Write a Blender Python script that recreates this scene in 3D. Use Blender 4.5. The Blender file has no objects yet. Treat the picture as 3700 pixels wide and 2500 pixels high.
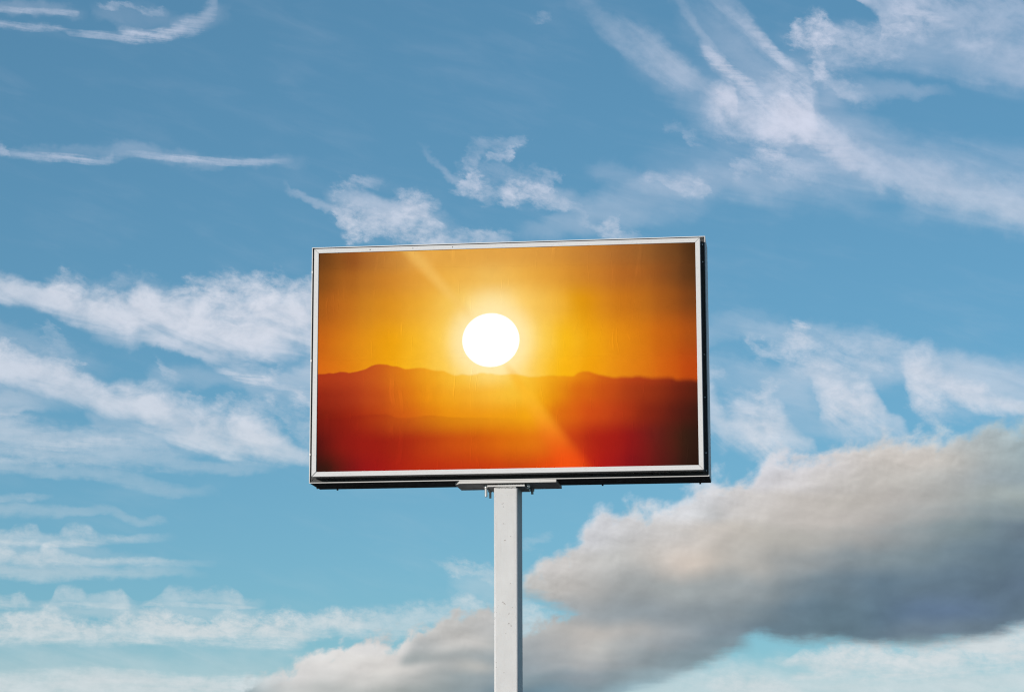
import bpy, bmesh, math, random
from mathutils import Vector, Matrix

random.seed(7)
scene = bpy.context.scene
C = scene.collection
rad = math.radians

# ------------------------------------------------------------------ camera
BOARD_Z = 5.966            # height of the middle of the poster above the ground
cam_data = bpy.data.cameras.new('camera')
cam = bpy.data.objects.new('camera', cam_data)
C.objects.link(cam)
cam_data.sensor_width = 36.0
cam_data.lens = 83.74
cam_data.clip_start = 0.1
cam_data.clip_end = 20000
right = Vector((0.99261103, 0.12131525, -0.00244165))
up = Vector((0.02422159, -0.17838529, 0.98366255))
fwd = Vector((-0.11889771, 0.97645343, 0.18000565))
cam.matrix_world = Matrix((
    (right.x, up.x, -fwd.x, 3.0294),
    (right.y, up.y, -fwd.y, -24.3197),
    (right.z, up.z, -fwd.z, BOARD_Z - 4.3665),
    (0, 0, 0, 1)))
scene.camera = cam
scene.view_settings.view_transform = 'Standard'
scene.view_settings.look = 'None'
scene.view_settings.exposure = 0.0
scene.view_settings.gamma = 1.0
scene.view_settings.use_curve_mapping = False

# ------------------------------------------------------------------ sun
SUN_AZ = -145.0            # degrees clockwise from +Y: behind and left of the camera
SUN_EL = 14.0
SKY_STRENGTH = 0.10
sd = bpy.data.lights.new('sun', 'SUN')
sd.energy = 5.0
sd.angle = rad(0.5)
sd.color = (1.0, 0.93, 0.85)
sun = bpy.data.objects.new('sun', sd)
C.objects.link(sun)
to_sun = Vector((math.sin(rad(SUN_AZ)) * math.cos(rad(SUN_EL)),
                 math.cos(rad(SUN_AZ)) * math.cos(rad(SUN_EL)), math.sin(rad(SUN_EL))))
sun.rotation_euler = to_sun.to_track_quat('Z', 'Y').to_euler()
sun.location = to_sun * 60
scene.cycles.use_adaptive_sampling = True
scene.cycles.adaptive_threshold = 0.02
scene.cycles.adaptive_min_samples = 12
scene.cycles.filter_width = 1.2


# ------------------------------------------------------------------ small node language
def lin(c):
    out = []
    for v in c[:3]:
        v = v / 255.0
        out.append(v / 12.92 if v <= 0.04045 else ((v + 0.055) / 1.055) ** 2.4)
    return tuple(out)


class G:
    """Short-hand for building value and colour expressions in one node tree."""

    def __init__(self, tree):
        self.t = tree
        self.l = tree.links

    def node(self, kind, **kw):
        n = self.t.nodes.new(kind)
        for k, v in kw.items():
            setattr(n, k, v)
        return n

    def put(self, sock, v):
        if isinstance(v, bpy.types.NodeSocket):
            self.l.new(v, sock)
        elif v is not None:
            sock.default_value = v

    def m(self, op, a, b=None, c=None, clamp=False):
        n = self.node('ShaderNodeMath', operation=op)
        for i, v in enumerate((a, b, c)):
            if v is not None:
                self.put(n.inputs[i], v)
        if clamp:
            return self.m('MINIMUM', self.m('MAXIMUM', n.outputs[0], 0.0), 1.0)
        return n.outputs[0]

    def add(self, a, b): return self.m('ADD', a, b)
    def sub(self, a, b): return self.m('SUBTRACT', a, b)
    def mul(self, a, b): return self.m('MULTIPLY', a, b)
    def div(self, a, b): return self.m('DIVIDE', a, b)
    def mad(self, a, b, c): return self.m('MULTIPLY_ADD', a, b, c)

    def step(self, x, a, b, lo=0.0, hi=1.0):
        n = self.node('ShaderNodeMapRange', interpolation_type='SMOOTHSTEP')
        self.put(n.inputs['Value'], x)
        n.inputs['From Min'].default_value = a
        n.inputs['From Max'].default_value = b
        n.inputs['To Min'].default_value = lo
        n.inputs['To Max'].default_value = hi
        return n.outputs['Result']

    def mix(self, f, a, b, blend='MIX'):
        n = self.node('ShaderNodeMix', data_type='RGBA', blend_type=blend)
        self.put(n.inputs['Factor'], f)
        for s, v in ((n.inputs[6], a), (n.inputs[7], b)):
            if isinstance(v, tuple):
                v = tuple(v[:3]) + (1.0,)
            self.put(s, v)
        return n.outputs[2]

    def vec(self, x, y, z=0.0):
        n = self.node('ShaderNodeCombineXYZ')
        self.put(n.inputs[0], x)
        self.put(n.inputs[1], y)
        self.put(n.inputs[2], z)
        return n.outputs[0]

    def noise(self, v, scale=1.0, detail=6.0, rough=0.55, distort=0.0, lac=2.0, dim='3D'):
        n = self.node('ShaderNodeTexNoise', noise_dimensions=dim)
        self.put(n.inputs['Vector'], v)
        n.inputs['Scale'].default_value = scale
        n.inputs['Detail'].default_value = detail
        n.inputs['Roughness'].default_value = rough
        n.inputs['Lacunarity'].default_value = lac
        n.inputs['Distortion'].default_value = distort
        return n.outputs

    def ramp(self, f, stops, interp='EASE'):
        n = self.node('ShaderNodeValToRGB')
        cr = n.color_ramp
        cr.interpolation = interp
        stops = sorted(stops)
        while len(cr.elements) < len(stops):
            cr.elements.new(0.5)
        for e, (p, c) in zip(cr.elements, stops):
            e.position = min(max(p, 0.0), 1.0)
            e.color = tuple(c) + (1.0,)
        self.put(n.inputs[0], f)
        return n.outputs[0]

    def curve(self, x, *tables):
        """0..1 curves of one 0..1 input; returns one socket for each table."""
        outs = []
        for tab in tables:
            n = self.node('ShaderNodeFloatCurve')
            cu = n.mapping.curves[0]
            tab = sorted(tab)
            cu.points[0].location = tab[0]
            cu.points[-1].location = tab[-1]
            for pt in tab[1:-1]:
                cu.points.new(*pt)
            for pt in cu.points:
                pt.handle_type = 'AUTO_CLAMPED'
            n.mapping.use_clip = False
            n.mapping.update()
            self.put(n.inputs['Value'], x)
            outs.append(n.outputs[0])
        return outs

    def grid(self, x, y, rows, x0, x1, interp='CARDINAL'):
        """Colour field given as rows of colours at known heights."""
        xn = self.div(self.sub(x, x0), x1 - x0)
        col = None
        prev = None
        for h, stops in rows:
            c = self.ramp(xn, [((p - x0) / (x1 - x0), lin(k)) for p, k in stops], interp)
            if col is None:
                col = c
            else:
                col = self.mix(self.step(y, prev, h), col, c)
            prev = h
        return col


# ------------------------------------------------------------------ the sky: azimuth / elevation tables, in degrees
# each cloud streak: kind, then (azimuth, upper elevation, lower elevation, thickness) along it
BANDS = [
    ('line', [(-19.87,18.12,18.00,0.55), (-19.57,18.10,17.99,0.55), (-19.01,18.06,17.97,0.65), (-18.45,18.08,17.99,0.50), (-17.77,18.09,18.00,0.50), (-17.64,18.07,18.02,0.00)]),
    ('haze', [(-19.87,18.22,17.94,0.16), (-19.02,18.24,17.92,0.20), (-18.08,18.26,17.94,0.15), (-17.48,18.22,17.93,0.00)]),
    ('line', [(-19.85,17.78,17.63,0.60), (-19.56,17.76,17.62,0.65), (-18.81,17.72,17.59,0.60), (-18.25,17.72,17.60,0.60), (-17.99,17.68,17.59,0.45), (-17.87,17.63,17.53,0.35), (-17.31,17.62,17.51,0.60), (-16.74,17.62,17.48,0.60), (-16.36,17.67,17.46,0.85), (-15.98,17.67,17.49,0.95), (-15.61,17.74,17.53,0.90), (-15.23,17.87,17.64,0.75), (-14.96,18.00,17.70,0.50), (-14.66,18.20,17.84,0.40), (-14.48,18.39,17.96,0.35), (-14.33,18.72,18.18,0.28), (-14.26,18.84,18.36,0.00)]),
    ('haze', [(-16.63,17.87,17.58,0.00), (-16.37,17.81,17.59,0.30), (-15.80,17.76,17.63,0.20), (-15.23,18.07,17.64,0.25), (-14.85,18.16,17.76,0.25), (-14.29,18.44,17.89,0.15), (-13.90,18.52,17.98,0.00)]),
    ('wisp', [(-17.14,18.31,18.26,0.00), (-16.88,18.35,18.23,0.50), (-16.57,18.35,18.25,0.45), (-16.34,18.31,18.21,0.35), (-16.19,18.28,18.14,0.45), (-15.96,18.22,18.04,0.40), (-15.81,18.19,18.07,0.35), (-15.46,18.13,18.06,0.00)]),
    ('haze', [(-17.48,18.44,17.93,0.00), (-16.95,18.46,17.96,0.14), (-16.19,18.36,17.71,0.14), (-15.62,18.17,17.73,0.12), (-15.05,18.19,17.75,0.00)]),
    ('puff', [(-19.67,14.94,14.68,0.50), (-19.45,14.89,14.68,0.50), (-19.33,14.85,14.68,0.45), (-19.24,14.78,14.65,0.00)]),
    ('line', [(-19.51,14.69,14.62,0.20), (-19.22,14.75,14.62,0.30), (-18.70,14.71,14.59,0.50), (-17.96,14.71,14.59,0.75), (-17.59,14.69,14.57,0.80), (-17.21,14.65,14.54,0.60), (-16.92,14.67,14.54,0.45), (-16.77,14.76,14.58,0.45), (-16.67,14.77,14.60,0.20), (-16.47,14.81,14.70,0.20), (-16.10,14.84,14.74,0.35), (-15.53,14.81,14.70,0.60), (-14.96,14.79,14.68,0.85), (-14.40,14.76,14.64,0.65), (-13.83,14.75,14.62,0.60), (-13.26,14.77,14.66,0.50), (-12.69,14.78,14.69,0.25), (-12.30,14.79,14.70,0.00)]),
    ('haze', [(-19.83,14.77,14.58,0.00), (-19.44,14.79,14.60,0.10), (-18.34,14.88,14.55,0.15), (-17.22,14.89,14.56,0.12), (-16.10,15.05,14.68,0.20), (-14.97,14.98,14.57,0.18), (-13.83,14.86,14.57,0.15), (-12.69,14.89,14.60,0.12), (-11.92,14.87,14.61,0.00)]),
    ('haze', [(-12.51,14.38,14.16,0.00), (-12.17,14.13,13.90,0.22), (-11.78,13.91,13.65,0.30), (-11.40,13.70,13.36,0.36), (-11.09,13.51,13.18,0.30), (-10.82,13.33,13.00,0.00)]),
    ('puff', [(-11.32,13.70,13.29,0.00), (-11.21,13.66,13.18,0.50), (-11.02,13.61,13.05,0.80), (-10.82,13.59,12.98,0.90), (-10.60,13.60,13.06,0.80), (-10.25,13.56,13.04,0.75), (-9.87,13.53,12.86,0.75), (-9.49,13.49,12.75,0.80), (-9.10,13.42,12.64,0.80), (-8.72,13.20,12.64,0.80), (-8.34,13.09,12.64,0.65), (-7.76,13.09,12.76,0.60), (-7.19,13.07,12.83,0.40), (-6.77,13.09,12.89,0.00)]),
    ('puff', [(-9.88,14.14,13.68,0.00), (-9.76,14.14,13.68,0.20), (-9.64,14.11,13.61,0.60), (-9.49,14.05,13.57,0.80), (-9.30,14.05,13.55,0.90), (-9.07,14.04,13.55,0.80), (-8.91,13.91,13.61,0.50), (-8.65,13.83,13.69,0.00)]),
    ('haze', [(-11.53,13.99,13.43,0.00), (-11.29,13.99,13.44,0.15), (-10.60,13.97,13.37,0.40), (-10.06,13.94,13.38,0.50), (-9.68,13.90,13.38,0.50), (-9.11,13.79,13.24,0.45), (-8.72,13.69,13.09,0.35), (-8.15,13.39,12.98,0.10), (-7.76,13.17,12.98,0.00)]),
    ('wisp', [(-11.41,14.25,13.70,0.00), (-11.29,14.25,13.70,0.10), (-11.18,14.25,14.09,0.40), (-10.91,14.30,14.12,0.60), (-10.64,14.34,14.16,0.50), (-10.30,14.34,14.19,0.30), (-9.99,14.29,14.20,0.00)]),
    ('wisp', [(-11.49,14.03,13.43,0.00), (-11.36,14.03,13.44,0.10), (-11.21,14.18,13.44,0.30), (-11.02,14.18,13.52,0.30), (-10.83,14.04,13.52,0.30), (-10.60,13.86,13.45,0.10), (-10.48,13.86,13.45,0.00)]),
    ('wisp', [(-8.19,14.80,14.36,0.00), (-8.07,15.02,14.43,0.25), (-7.92,15.17,14.51,0.25), (-7.76,15.27,14.91,0.30), (-7.38,15.32,15.12,0.35), (-7.07,15.30,15.12,0.35), (-6.76,15.36,15.20,0.35), (-6.57,15.36,15.25,0.00)]),
    ('puff', [(-7.65,15.01,14.90,0.00), (-7.38,15.06,14.88,0.60), (-6.99,15.13,14.90,0.60), (-6.82,15.14,15.01,0.10), (-6.70,15.13,15.01,0.00)]),
    ('puff', [(-8.45,14.15,14.06,0.00), (-8.22,14.28,14.02,0.45), (-8.03,14.51,14.06,0.75), (-7.76,14.51,14.04,0.80), (-7.61,14.36,14.02,0.50), (-7.30,14.21,13.95,0.45), (-7.07,14.34,13.84,0.80), (-6.76,14.37,13.87,0.95), (-6.42,14.28,13.80,0.85), (-6.04,14.09,13.68,0.70), (-5.77,13.90,13.63,0.60), (-5.54,13.81,13.64,0.40), (-5.16,13.71,13.60,0.00)]),
    ('wisp', [(-8.34,14.84,14.39,0.00), (-7.96,14.80,14.32,0.30), (-7.38,14.77,14.21,0.28), (-6.61,14.62,14.21,0.35), (-6.23,14.52,14.09,0.45), (-5.92,14.56,14.35,0.50), (-5.69,14.46,14.35,0.00)]),
    ('haze', [(-7.20,14.39,14.02,0.00), (-7.00,14.39,14.02,0.10), (-6.42,14.32,13.87,0.30), (-5.84,14.20,13.72,0.30), (-5.23,14.05,13.60,0.15), (-4.70,13.89,13.52,0.00)]),
    ('wisp', [(-8.00,14.12,13.91,0.00), (-7.88,14.12,13.91,0.10), (-7.61,14.00,13.78,0.45), (-7.38,13.98,13.82,0.30), (-7.19,13.95,13.84,0.00)]),
    ('haze', [(-9.30,15.35,15.13,0.00), (-8.92,15.06,14.84,0.14), (-8.53,14.76,14.43,0.26), (-8.22,14.50,14.21,0.30), (-7.96,14.36,14.06,0.00)]),
    ('puff', [(-5.43,13.57,13.31,0.00), (-5.31,13.57,13.31,0.10), (-5.01,13.47,13.23,0.30), (-4.78,13.30,13.04,0.40), (-4.59,13.37,13.00,0.70), (-4.39,13.37,12.96,0.75), (-4.21,13.16,12.89,0.50), (-3.79,13.03,12.81,0.20), (-3.48,12.95,12.76,0.00)]),
    ('haze', [(-7.00,13.32,12.87,0.00), (-6.23,13.35,12.87,0.18), (-5.46,13.72,13.01,0.22), (-4.69,14.04,13.15,0.26), (-3.93,14.18,13.14,0.26), (-3.16,14.54,13.24,0.22), (-2.00,14.70,13.40,0.00)]),
    ('puff', [(-6.48,18.28,18.17,0.00), (-6.28,18.32,18.16,0.25), (-6.05,18.30,18.17,0.20), (-5.93,18.26,18.19,0.00)]),
    ('diag', [(-5.66,19.13,18.54,0.00), (-5.47,19.13,18.54,0.12), (-4.94,18.74,18.20,0.25), (-4.49,18.40,17.81,0.38), (-4.05,18.16,17.45,0.45), (-3.60,17.86,17.10,0.52), (-3.16,17.51,16.77,0.62), (-2.72,17.19,16.53,0.68), (-2.37,16.88,16.44,0.50), (-2.02,16.70,16.20,0.30), (-1.63,16.52,16.02,0.00)]),
    ('diag', [(-3.13,19.09,18.50,0.00), (-3.00,19.09,18.50,0.20), (-2.79,18.70,18.28,0.28), (-2.48,18.32,17.86,0.30), (-2.18,17.76,17.30,0.40), (-1.83,17.33,16.95,0.68), (-1.40,16.92,16.56,0.62), (-0.96,16.61,16.15,0.55), (-0.71,16.28,15.90,0.40), (-0.45,16.06,15.81,0.00)]),
    ('diag', [(-2.19,19.19,18.56,0.00), (-2.06,19.19,18.56,0.15), (-1.71,18.84,18.26,0.32), (-1.36,18.62,17.95,0.42), (-1.02,18.19,17.56,0.48), (-0.67,17.82,17.32,0.58), (-0.33,17.41,17.05,0.62), (-0.07,17.13,16.88,0.60), (0.19,16.95,16.72,0.35), (0.50,16.85,16.67,0.00)]),
    ('diagp', [(-2.33,16.37,15.86,0.00), (-2.21,16.37,15.86,0.20), (-1.94,16.45,15.77,0.55), (-1.67,16.57,15.64,0.75), (-1.45,16.56,15.59,0.80), (-1.28,16.43,15.54,0.70), (-0.97,16.21,15.42,0.65), (-0.53,16.15,15.28,0.85), (-0.18,16.35,15.13,0.98), (0.13,16.45,15.05,0.98), (0.40,16.44,15.02,0.90), (0.57,16.18,14.95,0.65), (0.77,15.77,14.84,0.55), (1.20,15.41,14.61,0.50), (1.71,15.06,14.29,0.10), (2.05,14.83,14.20,0.00)]),
    ('hazed', [(-0.10,15.88,15.12,0.00), (0.55,15.69,14.85,0.35), (1.20,15.33,14.53,0.42), (1.63,15.10,14.30,0.44), (2.05,14.87,14.07,0.44), (2.91,14.67,13.74,0.46), (3.76,14.50,13.41,0.44), (4.61,14.29,13.16,0.40), (5.55,14.07,12.94,0.38), (6.70,13.88,12.71,0.30)]),
    ('haze', [(2.45,14.35,13.17,0.00), (2.90,14.33,13.15,0.10), (4.17,14.02,12.88,0.25), (5.54,13.70,12.65,0.30), (6.69,13.63,12.51,0.20)]),
    ('wisp', [(-2.49,15.87,15.48,0.00), (-2.30,15.86,15.48,0.10), (-1.77,15.83,15.45,0.40), (-1.33,15.82,15.27,0.50), (-0.98,15.70,15.15,0.50), (-0.55,15.60,15.01,0.45), (-0.11,15.46,14.87,0.20), (0.32,15.28,14.77,0.00)]),
    ('wisp', [(-1.54,14.44,14.23,0.00), (-1.36,14.67,14.35,0.40), (-1.13,14.81,14.47,0.50), (-0.82,15.02,14.53,0.50), (-0.56,15.01,14.50,0.55), (-0.30,14.92,14.45,0.50), (-0.04,14.76,14.33,0.45), (0.30,14.58,14.22,0.38), (0.74,14.50,13.99,0.20), (1.39,14.43,13.88,0.00)]),
    ('line', [(-1.03,15.00,14.90,0.00), (-0.91,15.00,14.89,0.10), (-0.56,14.96,14.83,0.60), (-0.30,14.86,14.74,0.50), (0.09,14.70,14.63,0.00)]),
    ('puff', [(-0.18,17.68,17.47,0.00), (-0.05,17.67,17.46,0.20), (0.17,17.88,17.41,0.80), (0.48,18.03,17.34,0.95), (0.75,18.06,17.37,0.98), (0.97,17.97,17.40,0.80), (1.12,17.84,17.40,0.45), (1.40,17.82,17.30,0.40), (1.79,17.68,17.12,0.40), (2.14,17.66,17.02,0.32), (2.58,17.62,17.08,0.30), (3.10,17.49,17.26,0.00)]),
    ('wisp', [(0.42,17.43,17.09,0.00), (0.69,17.44,16.99,0.35), (1.04,17.50,16.92,0.45), (1.48,17.53,16.94,0.40), (2.14,17.46,17.00,0.25), (2.79,17.40,17.11,0.00)]),
    ('puff', [(0.29,16.93,16.80,0.00), (0.41,16.92,16.79,0.10), (0.57,17.06,16.64,0.75), (0.77,17.03,16.55,0.80), (0.94,16.92,16.50,0.55), (1.02,16.73,16.33,0.40), (1.23,16.59,16.13,0.40), (1.45,16.42,16.00,0.40), (1.79,16.32,15.90,0.20), (2.10,16.22,15.88,0.00)]),
    ('wisp', [(-0.34,16.95,16.70,0.00), (-0.07,16.96,16.64,0.30), (0.28,16.93,16.59,0.30), (0.63,16.79,16.45,0.20), (0.89,16.65,16.36,0.00)]),
    ('wisp', [(-0.87,16.54,16.25,0.00), (-0.74,16.54,16.24,0.20), (-0.52,16.64,16.22,0.40), (-0.25,16.71,16.31,0.50), (-0.08,16.69,16.35,0.45), (0.14,16.55,16.30,0.10), (0.26,16.55,16.29,0.00)]),
    ('diagp', [(1.53,18.67,18.47,0.00), (1.65,18.67,18.46,0.30), (1.86,18.53,18.28,0.60), (2.08,18.48,18.02,0.55), (2.26,18.47,17.56,0.50), (2.52,18.46,17.61,0.60), (2.83,18.57,17.57,0.70), (3.27,18.63,17.46,0.65), (3.71,18.68,17.33,0.55), (4.14,18.74,17.21,0.52), (4.79,18.70,16.96,0.50), (5.75,18.63,16.74,0.46), (6.93,18.55,16.53,0.40)]),
    ('line', [(2.36,18.28,18.13,0.00), (2.51,18.27,18.13,0.20), (2.95,18.19,18.01,0.60), (3.38,18.04,17.86,0.55), (3.80,17.85,17.68,0.35), (4.02,17.75,17.63,0.00)]),
    ('wisp', [(1.88,17.78,17.49,0.00), (2.02,17.77,17.48,0.20), (2.41,17.94,17.55,0.50), (2.80,17.84,17.57,0.50), (3.36,17.71,17.52,0.30), (3.88,17.59,17.47,0.00)]),
    ('haze', [(3.88,17.47,16.55,0.00), (4.73,17.25,16.42,0.20), (5.68,17.03,16.28,0.28), (6.85,16.95,16.20,0.25)]),
    ('wisp', [(-3.79,14.51,14.29,0.00), (-3.67,14.51,14.29,0.20), (-3.47,14.52,14.30,0.50), (-3.30,14.50,14.33,0.40), (-2.99,14.32,14.07,0.45), (-2.68,14.40,14.06,0.60), (-2.42,14.40,14.14,0.50), (-2.02,14.47,14.28,0.10), (-1.88,14.47,14.28,0.00)]),
    ('puff', [(-2.64,14.08,13.93,0.00), (-2.38,14.20,13.91,0.45), (-2.22,14.28,13.95,0.45), (-2.09,14.20,14.03,0.00)]),
    ('haze', [(-3.74,14.57,13.93,0.00), (-3.43,14.57,13.93,0.10), (-2.54,14.63,13.82,0.25), (-1.88,14.66,13.77,0.20), (-1.01,14.60,13.79,0.22), (-0.13,14.49,13.93,0.15), (0.73,14.33,13.91,0.00)]),
    ('haze', [(0.35,16.71,15.95,0.00), (0.58,16.70,15.95,0.10), (1.24,16.64,15.92,0.30), (2.11,16.56,15.97,0.28), (2.97,16.47,16.05,0.28), (4.05,16.29,16.08,0.00)]),
    ('wisp', [(-3.19,15.71,15.54,0.00), (-2.92,15.71,15.54,0.25), (-2.75,15.62,15.45,0.15), (-2.53,15.44,15.19,0.35), (-2.31,15.40,15.23,0.10), (-2.14,15.35,15.26,0.00)]),
    ('haze', [(-5.20,14.80,14.38,0.00), (-4.97,14.80,14.37,0.05), (-4.31,14.79,14.15,0.18), (-3.87,14.53,14.02,0.15), (-3.21,14.18,13.92,0.00)]),
    ('haze', [(-4.23,18.19,16.83,0.00), (-3.16,17.74,16.22,0.16), (-2.28,17.22,15.52,0.18), (-0.96,16.93,14.89,0.24), (0.36,16.71,14.51,0.30), (1.65,15.82,14.04,0.30), (2.93,15.17,13.57,0.26), (5.58,14.66,12.69,0.26), (6.73,14.38,12.30,0.20)]),
    ('haze', [(-0.27,18.00,16.74,0.00), (1.27,17.85,16.64,0.28), (3.02,17.68,16.68,0.28), (5.70,17.44,16.03,0.22), (6.87,17.36,15.96,0.20)]),
    ('haze', [(-4.08,15.00,13.59,0.00), (-2.31,15.18,13.56,0.20), (-0.55,15.31,13.52,0.26), (1.18,14.74,13.47,0.18), (2.25,14.40,13.43,0.00)]),
    ('hazed', [(-3.14,18.84,17.74,0.00), (-2.25,18.56,17.18,0.15), (-1.15,18.03,16.60,0.28), (-0.28,17.41,16.15,0.22), (0.59,16.87,15.95,0.00)]),
    ('line', [(-2.40,17.47,17.31,0.00), (-2.27,17.46,17.30,0.10), (-2.05,17.38,17.17,0.60), (-1.66,17.10,16.88,0.80), (-1.22,16.74,16.49,0.75), (-0.88,16.44,16.14,0.65), (-0.49,16.02,15.77,0.00)]),
    ('line', [(-1.28,18.16,17.91,0.00), (-1.11,18.15,17.90,0.15), (-0.63,17.67,17.42,0.55), (-0.28,17.28,17.06,0.75), (-0.03,17.02,16.86,0.55), (0.23,16.85,16.77,0.00)]),
    ('diagp', [(-0.80,15.99,15.40,0.00), (-0.36,16.15,15.17,0.60), (0.04,16.37,15.08,0.85), (0.35,16.42,15.11,0.80), (0.56,16.11,15.14,0.00)]),
    ('diagp', [(-2.11,16.20,15.86,0.00), (-1.99,16.19,15.86,0.20), (-1.67,16.48,15.74,0.70), (-1.36,16.56,15.78,0.70), (-1.21,16.26,15.79,0.00)]),
    ('line', [(-0.71,16.16,15.82,0.00), (-0.10,15.80,15.46,0.45), (0.54,15.35,14.97,0.50), (1.19,14.95,14.57,0.45), (1.83,14.67,14.33,0.30), (2.47,14.52,14.26,0.00)]),
    ('band', [(-20.00,11.91,11.17,0.80), (-19.33,11.89,11.13,0.80), (-18.99,11.82,11.06,0.80), (-18.65,11.68,11.01,0.75), (-18.31,11.61,10.93,0.82), (-17.98,11.70,10.83,0.88), (-17.64,11.68,10.69,0.92), (-17.13,11.65,10.53,0.92), (-16.62,11.70,10.46,0.92), (-16.27,11.59,10.40,0.92), (-15.93,11.72,10.38,0.92), (-15.59,11.65,10.34,0.93), (-14.90,11.66,10.18,0.95), (-14.38,11.68,10.01,0.95), (-13.87,11.76,9.86,0.97), (-13.52,11.71,9.82,0.97), (-13.00,11.81,9.91,0.97), (-12.48,11.71,10.06,0.95), (-12.13,11.79,10.13,0.95), (-11.78,11.83,10.06,0.90), (-10.74,11.86,10.08,0.90), (-10.04,11.80,10.15,0.00)]),
    ('puff', [(-18.37,11.81,11.47,0.00), (-18.25,11.81,11.48,0.10), (-18.05,11.90,11.48,0.40), (-17.82,12.00,11.53,0.55), (-17.47,11.87,11.50,0.45), (-17.13,11.75,11.51,0.10), (-16.79,11.83,11.49,0.10), (-16.45,11.98,11.50,0.30), (-16.11,11.99,11.51,0.25), (-15.77,11.90,11.52,0.20), (-15.42,11.80,11.50,0.10), (-15.30,11.81,11.50,0.00)]),
    ('puff', [(-15.20,11.78,11.54,0.00), (-15.08,11.78,11.54,0.20), (-14.77,11.92,11.51,0.65), (-14.56,11.91,11.55,0.65), (-14.22,11.99,11.49,0.65), (-13.87,12.05,11.50,0.72), (-13.52,11.93,11.54,0.65), (-13.18,12.01,11.51,0.72), (-12.83,12.07,11.55,0.70), (-12.48,11.99,11.59,0.50), (-12.13,11.87,11.57,0.60), (-11.85,11.91,11.57,0.65), (-11.09,11.99,11.55,0.60), (-10.82,11.99,11.55,0.00)]),
    ('haze', [(-17.27,10.63,10.36,0.00), (-17.10,10.63,10.36,0.10), (-16.59,10.62,10.24,0.20), (-15.73,10.50,10.27,0.35), (-15.21,10.41,10.14,0.40), (-14.70,10.29,10.02,0.40), (-14.18,10.16,9.82,0.35), (-13.49,9.97,9.63,0.30), (-12.80,9.85,9.50,0.30), (-11.76,10.00,9.41,0.30), (-11.07,10.00,9.42,0.20), (-10.82,10.01,9.42,0.00)]),
    ('line', [(-14.24,9.79,9.74,0.00), (-13.83,9.73,9.61,0.65), (-13.48,9.63,9.48,0.88), (-13.14,9.59,9.42,0.78), (-12.86,9.57,9.39,0.65), (-12.62,9.44,9.31,0.50), (-12.27,9.35,9.22,0.40), (-11.92,9.27,8.97,0.30), (-11.40,9.18,8.90,0.20), (-11.22,9.18,8.91,0.00)]),
    ('wisp', [(-13.08,9.60,9.46,0.00), (-12.96,9.60,9.47,0.10), (-12.83,9.67,9.50,0.55), (-12.69,9.83,9.56,0.45), (-12.55,9.90,9.73,0.15), (-12.42,9.92,9.82,0.00)]),
    ('wisp', [(-12.42,9.34,9.06,0.00), (-12.30,9.34,9.07,0.20), (-12.16,9.29,8.98,0.55), (-12.06,9.24,8.97,0.55), (-11.92,9.10,8.97,0.20), (-11.75,9.07,8.97,0.00)]),
    ('wisp', [(-13.11,9.17,9.09,0.00), (-12.99,9.18,9.09,0.10), (-12.78,9.21,9.01,0.50), (-12.66,9.21,9.08,0.20), (-12.54,9.20,9.13,0.00)]),
    ('haze', [(-16.06,9.88,9.17,0.00), (-15.54,9.86,9.22,0.25), (-14.52,9.88,9.34,0.22), (-13.48,9.80,9.36,0.25), (-12.79,9.81,9.02,0.25), (-11.83,9.93,8.90,0.35), (-11.06,9.94,8.91,0.20), (-10.80,9.94,8.91,0.00)]),
    ('wisp', [(-15.68,10.03,9.89,0.00), (-15.55,9.96,9.76,0.35), (-15.41,9.86,9.59,0.35), (-15.27,9.66,9.46,0.25), (-14.99,9.53,9.43,0.00)]),
    ('wisp', [(-18.35,10.76,10.66,0.00), (-18.18,10.67,10.40,0.30), (-18.04,10.54,10.27,0.30), (-17.83,10.31,10.14,0.20), (-17.59,10.18,10.08,0.00)]),
    ('haze', [(-19.63,10.82,10.08,0.25), (-19.29,10.76,10.09,0.25), (-18.61,10.59,9.98,0.20), (-17.93,10.34,9.87,0.20), (-17.25,10.09,9.65,0.10), (-16.56,9.84,9.50,0.00)]),
    ('band', [(-19.94,10.27,9.40,0.85), (-19.27,10.26,9.29,0.85), (-19.00,10.17,9.23,0.85), (-18.60,10.13,9.12,0.85), (-18.09,10.05,8.93,0.85), (-17.65,9.89,8.78,0.85), (-17.37,9.70,8.72,0.80), (-17.06,9.54,8.72,0.82), (-16.72,9.44,8.60,0.85), (-16.21,9.42,8.44,0.88), (-15.87,9.43,8.31,0.90), (-15.53,9.37,8.18,0.90), (-15.19,9.24,8.07,0.88), (-14.67,9.05,7.87,0.85), (-14.15,8.95,7.74,0.90), (-13.81,8.89,7.65,0.92), (-13.47,8.86,7.58,0.93), (-13.12,8.76,7.55,0.93), (-12.77,8.60,7.51,0.88), (-12.43,8.31,7.47,0.75), (-12.08,7.97,7.44,0.65), (-11.56,7.70,7.40,0.55), (-11.04,7.61,7.37,0.00)]),
    ('puff', [(-19.61,10.31,10.01,0.50), (-19.27,10.29,10.01,0.55), (-19.07,10.29,10.05,0.65), (-18.84,10.24,10.02,0.40), (-18.60,10.15,10.01,0.00)]),
    ('wisp', [(-18.04,9.91,9.74,0.00), (-17.92,9.92,9.75,0.20), (-17.65,9.91,9.77,0.60), (-17.45,9.89,9.79,0.60), (-17.24,9.87,9.82,0.00)]),
    ('wisp', [(-15.20,9.12,8.95,0.00), (-15.08,9.12,8.95,0.20), (-14.88,9.17,8.97,0.55), (-14.67,9.17,9.01,0.55), (-14.43,9.07,9.00,0.00)]),
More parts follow.
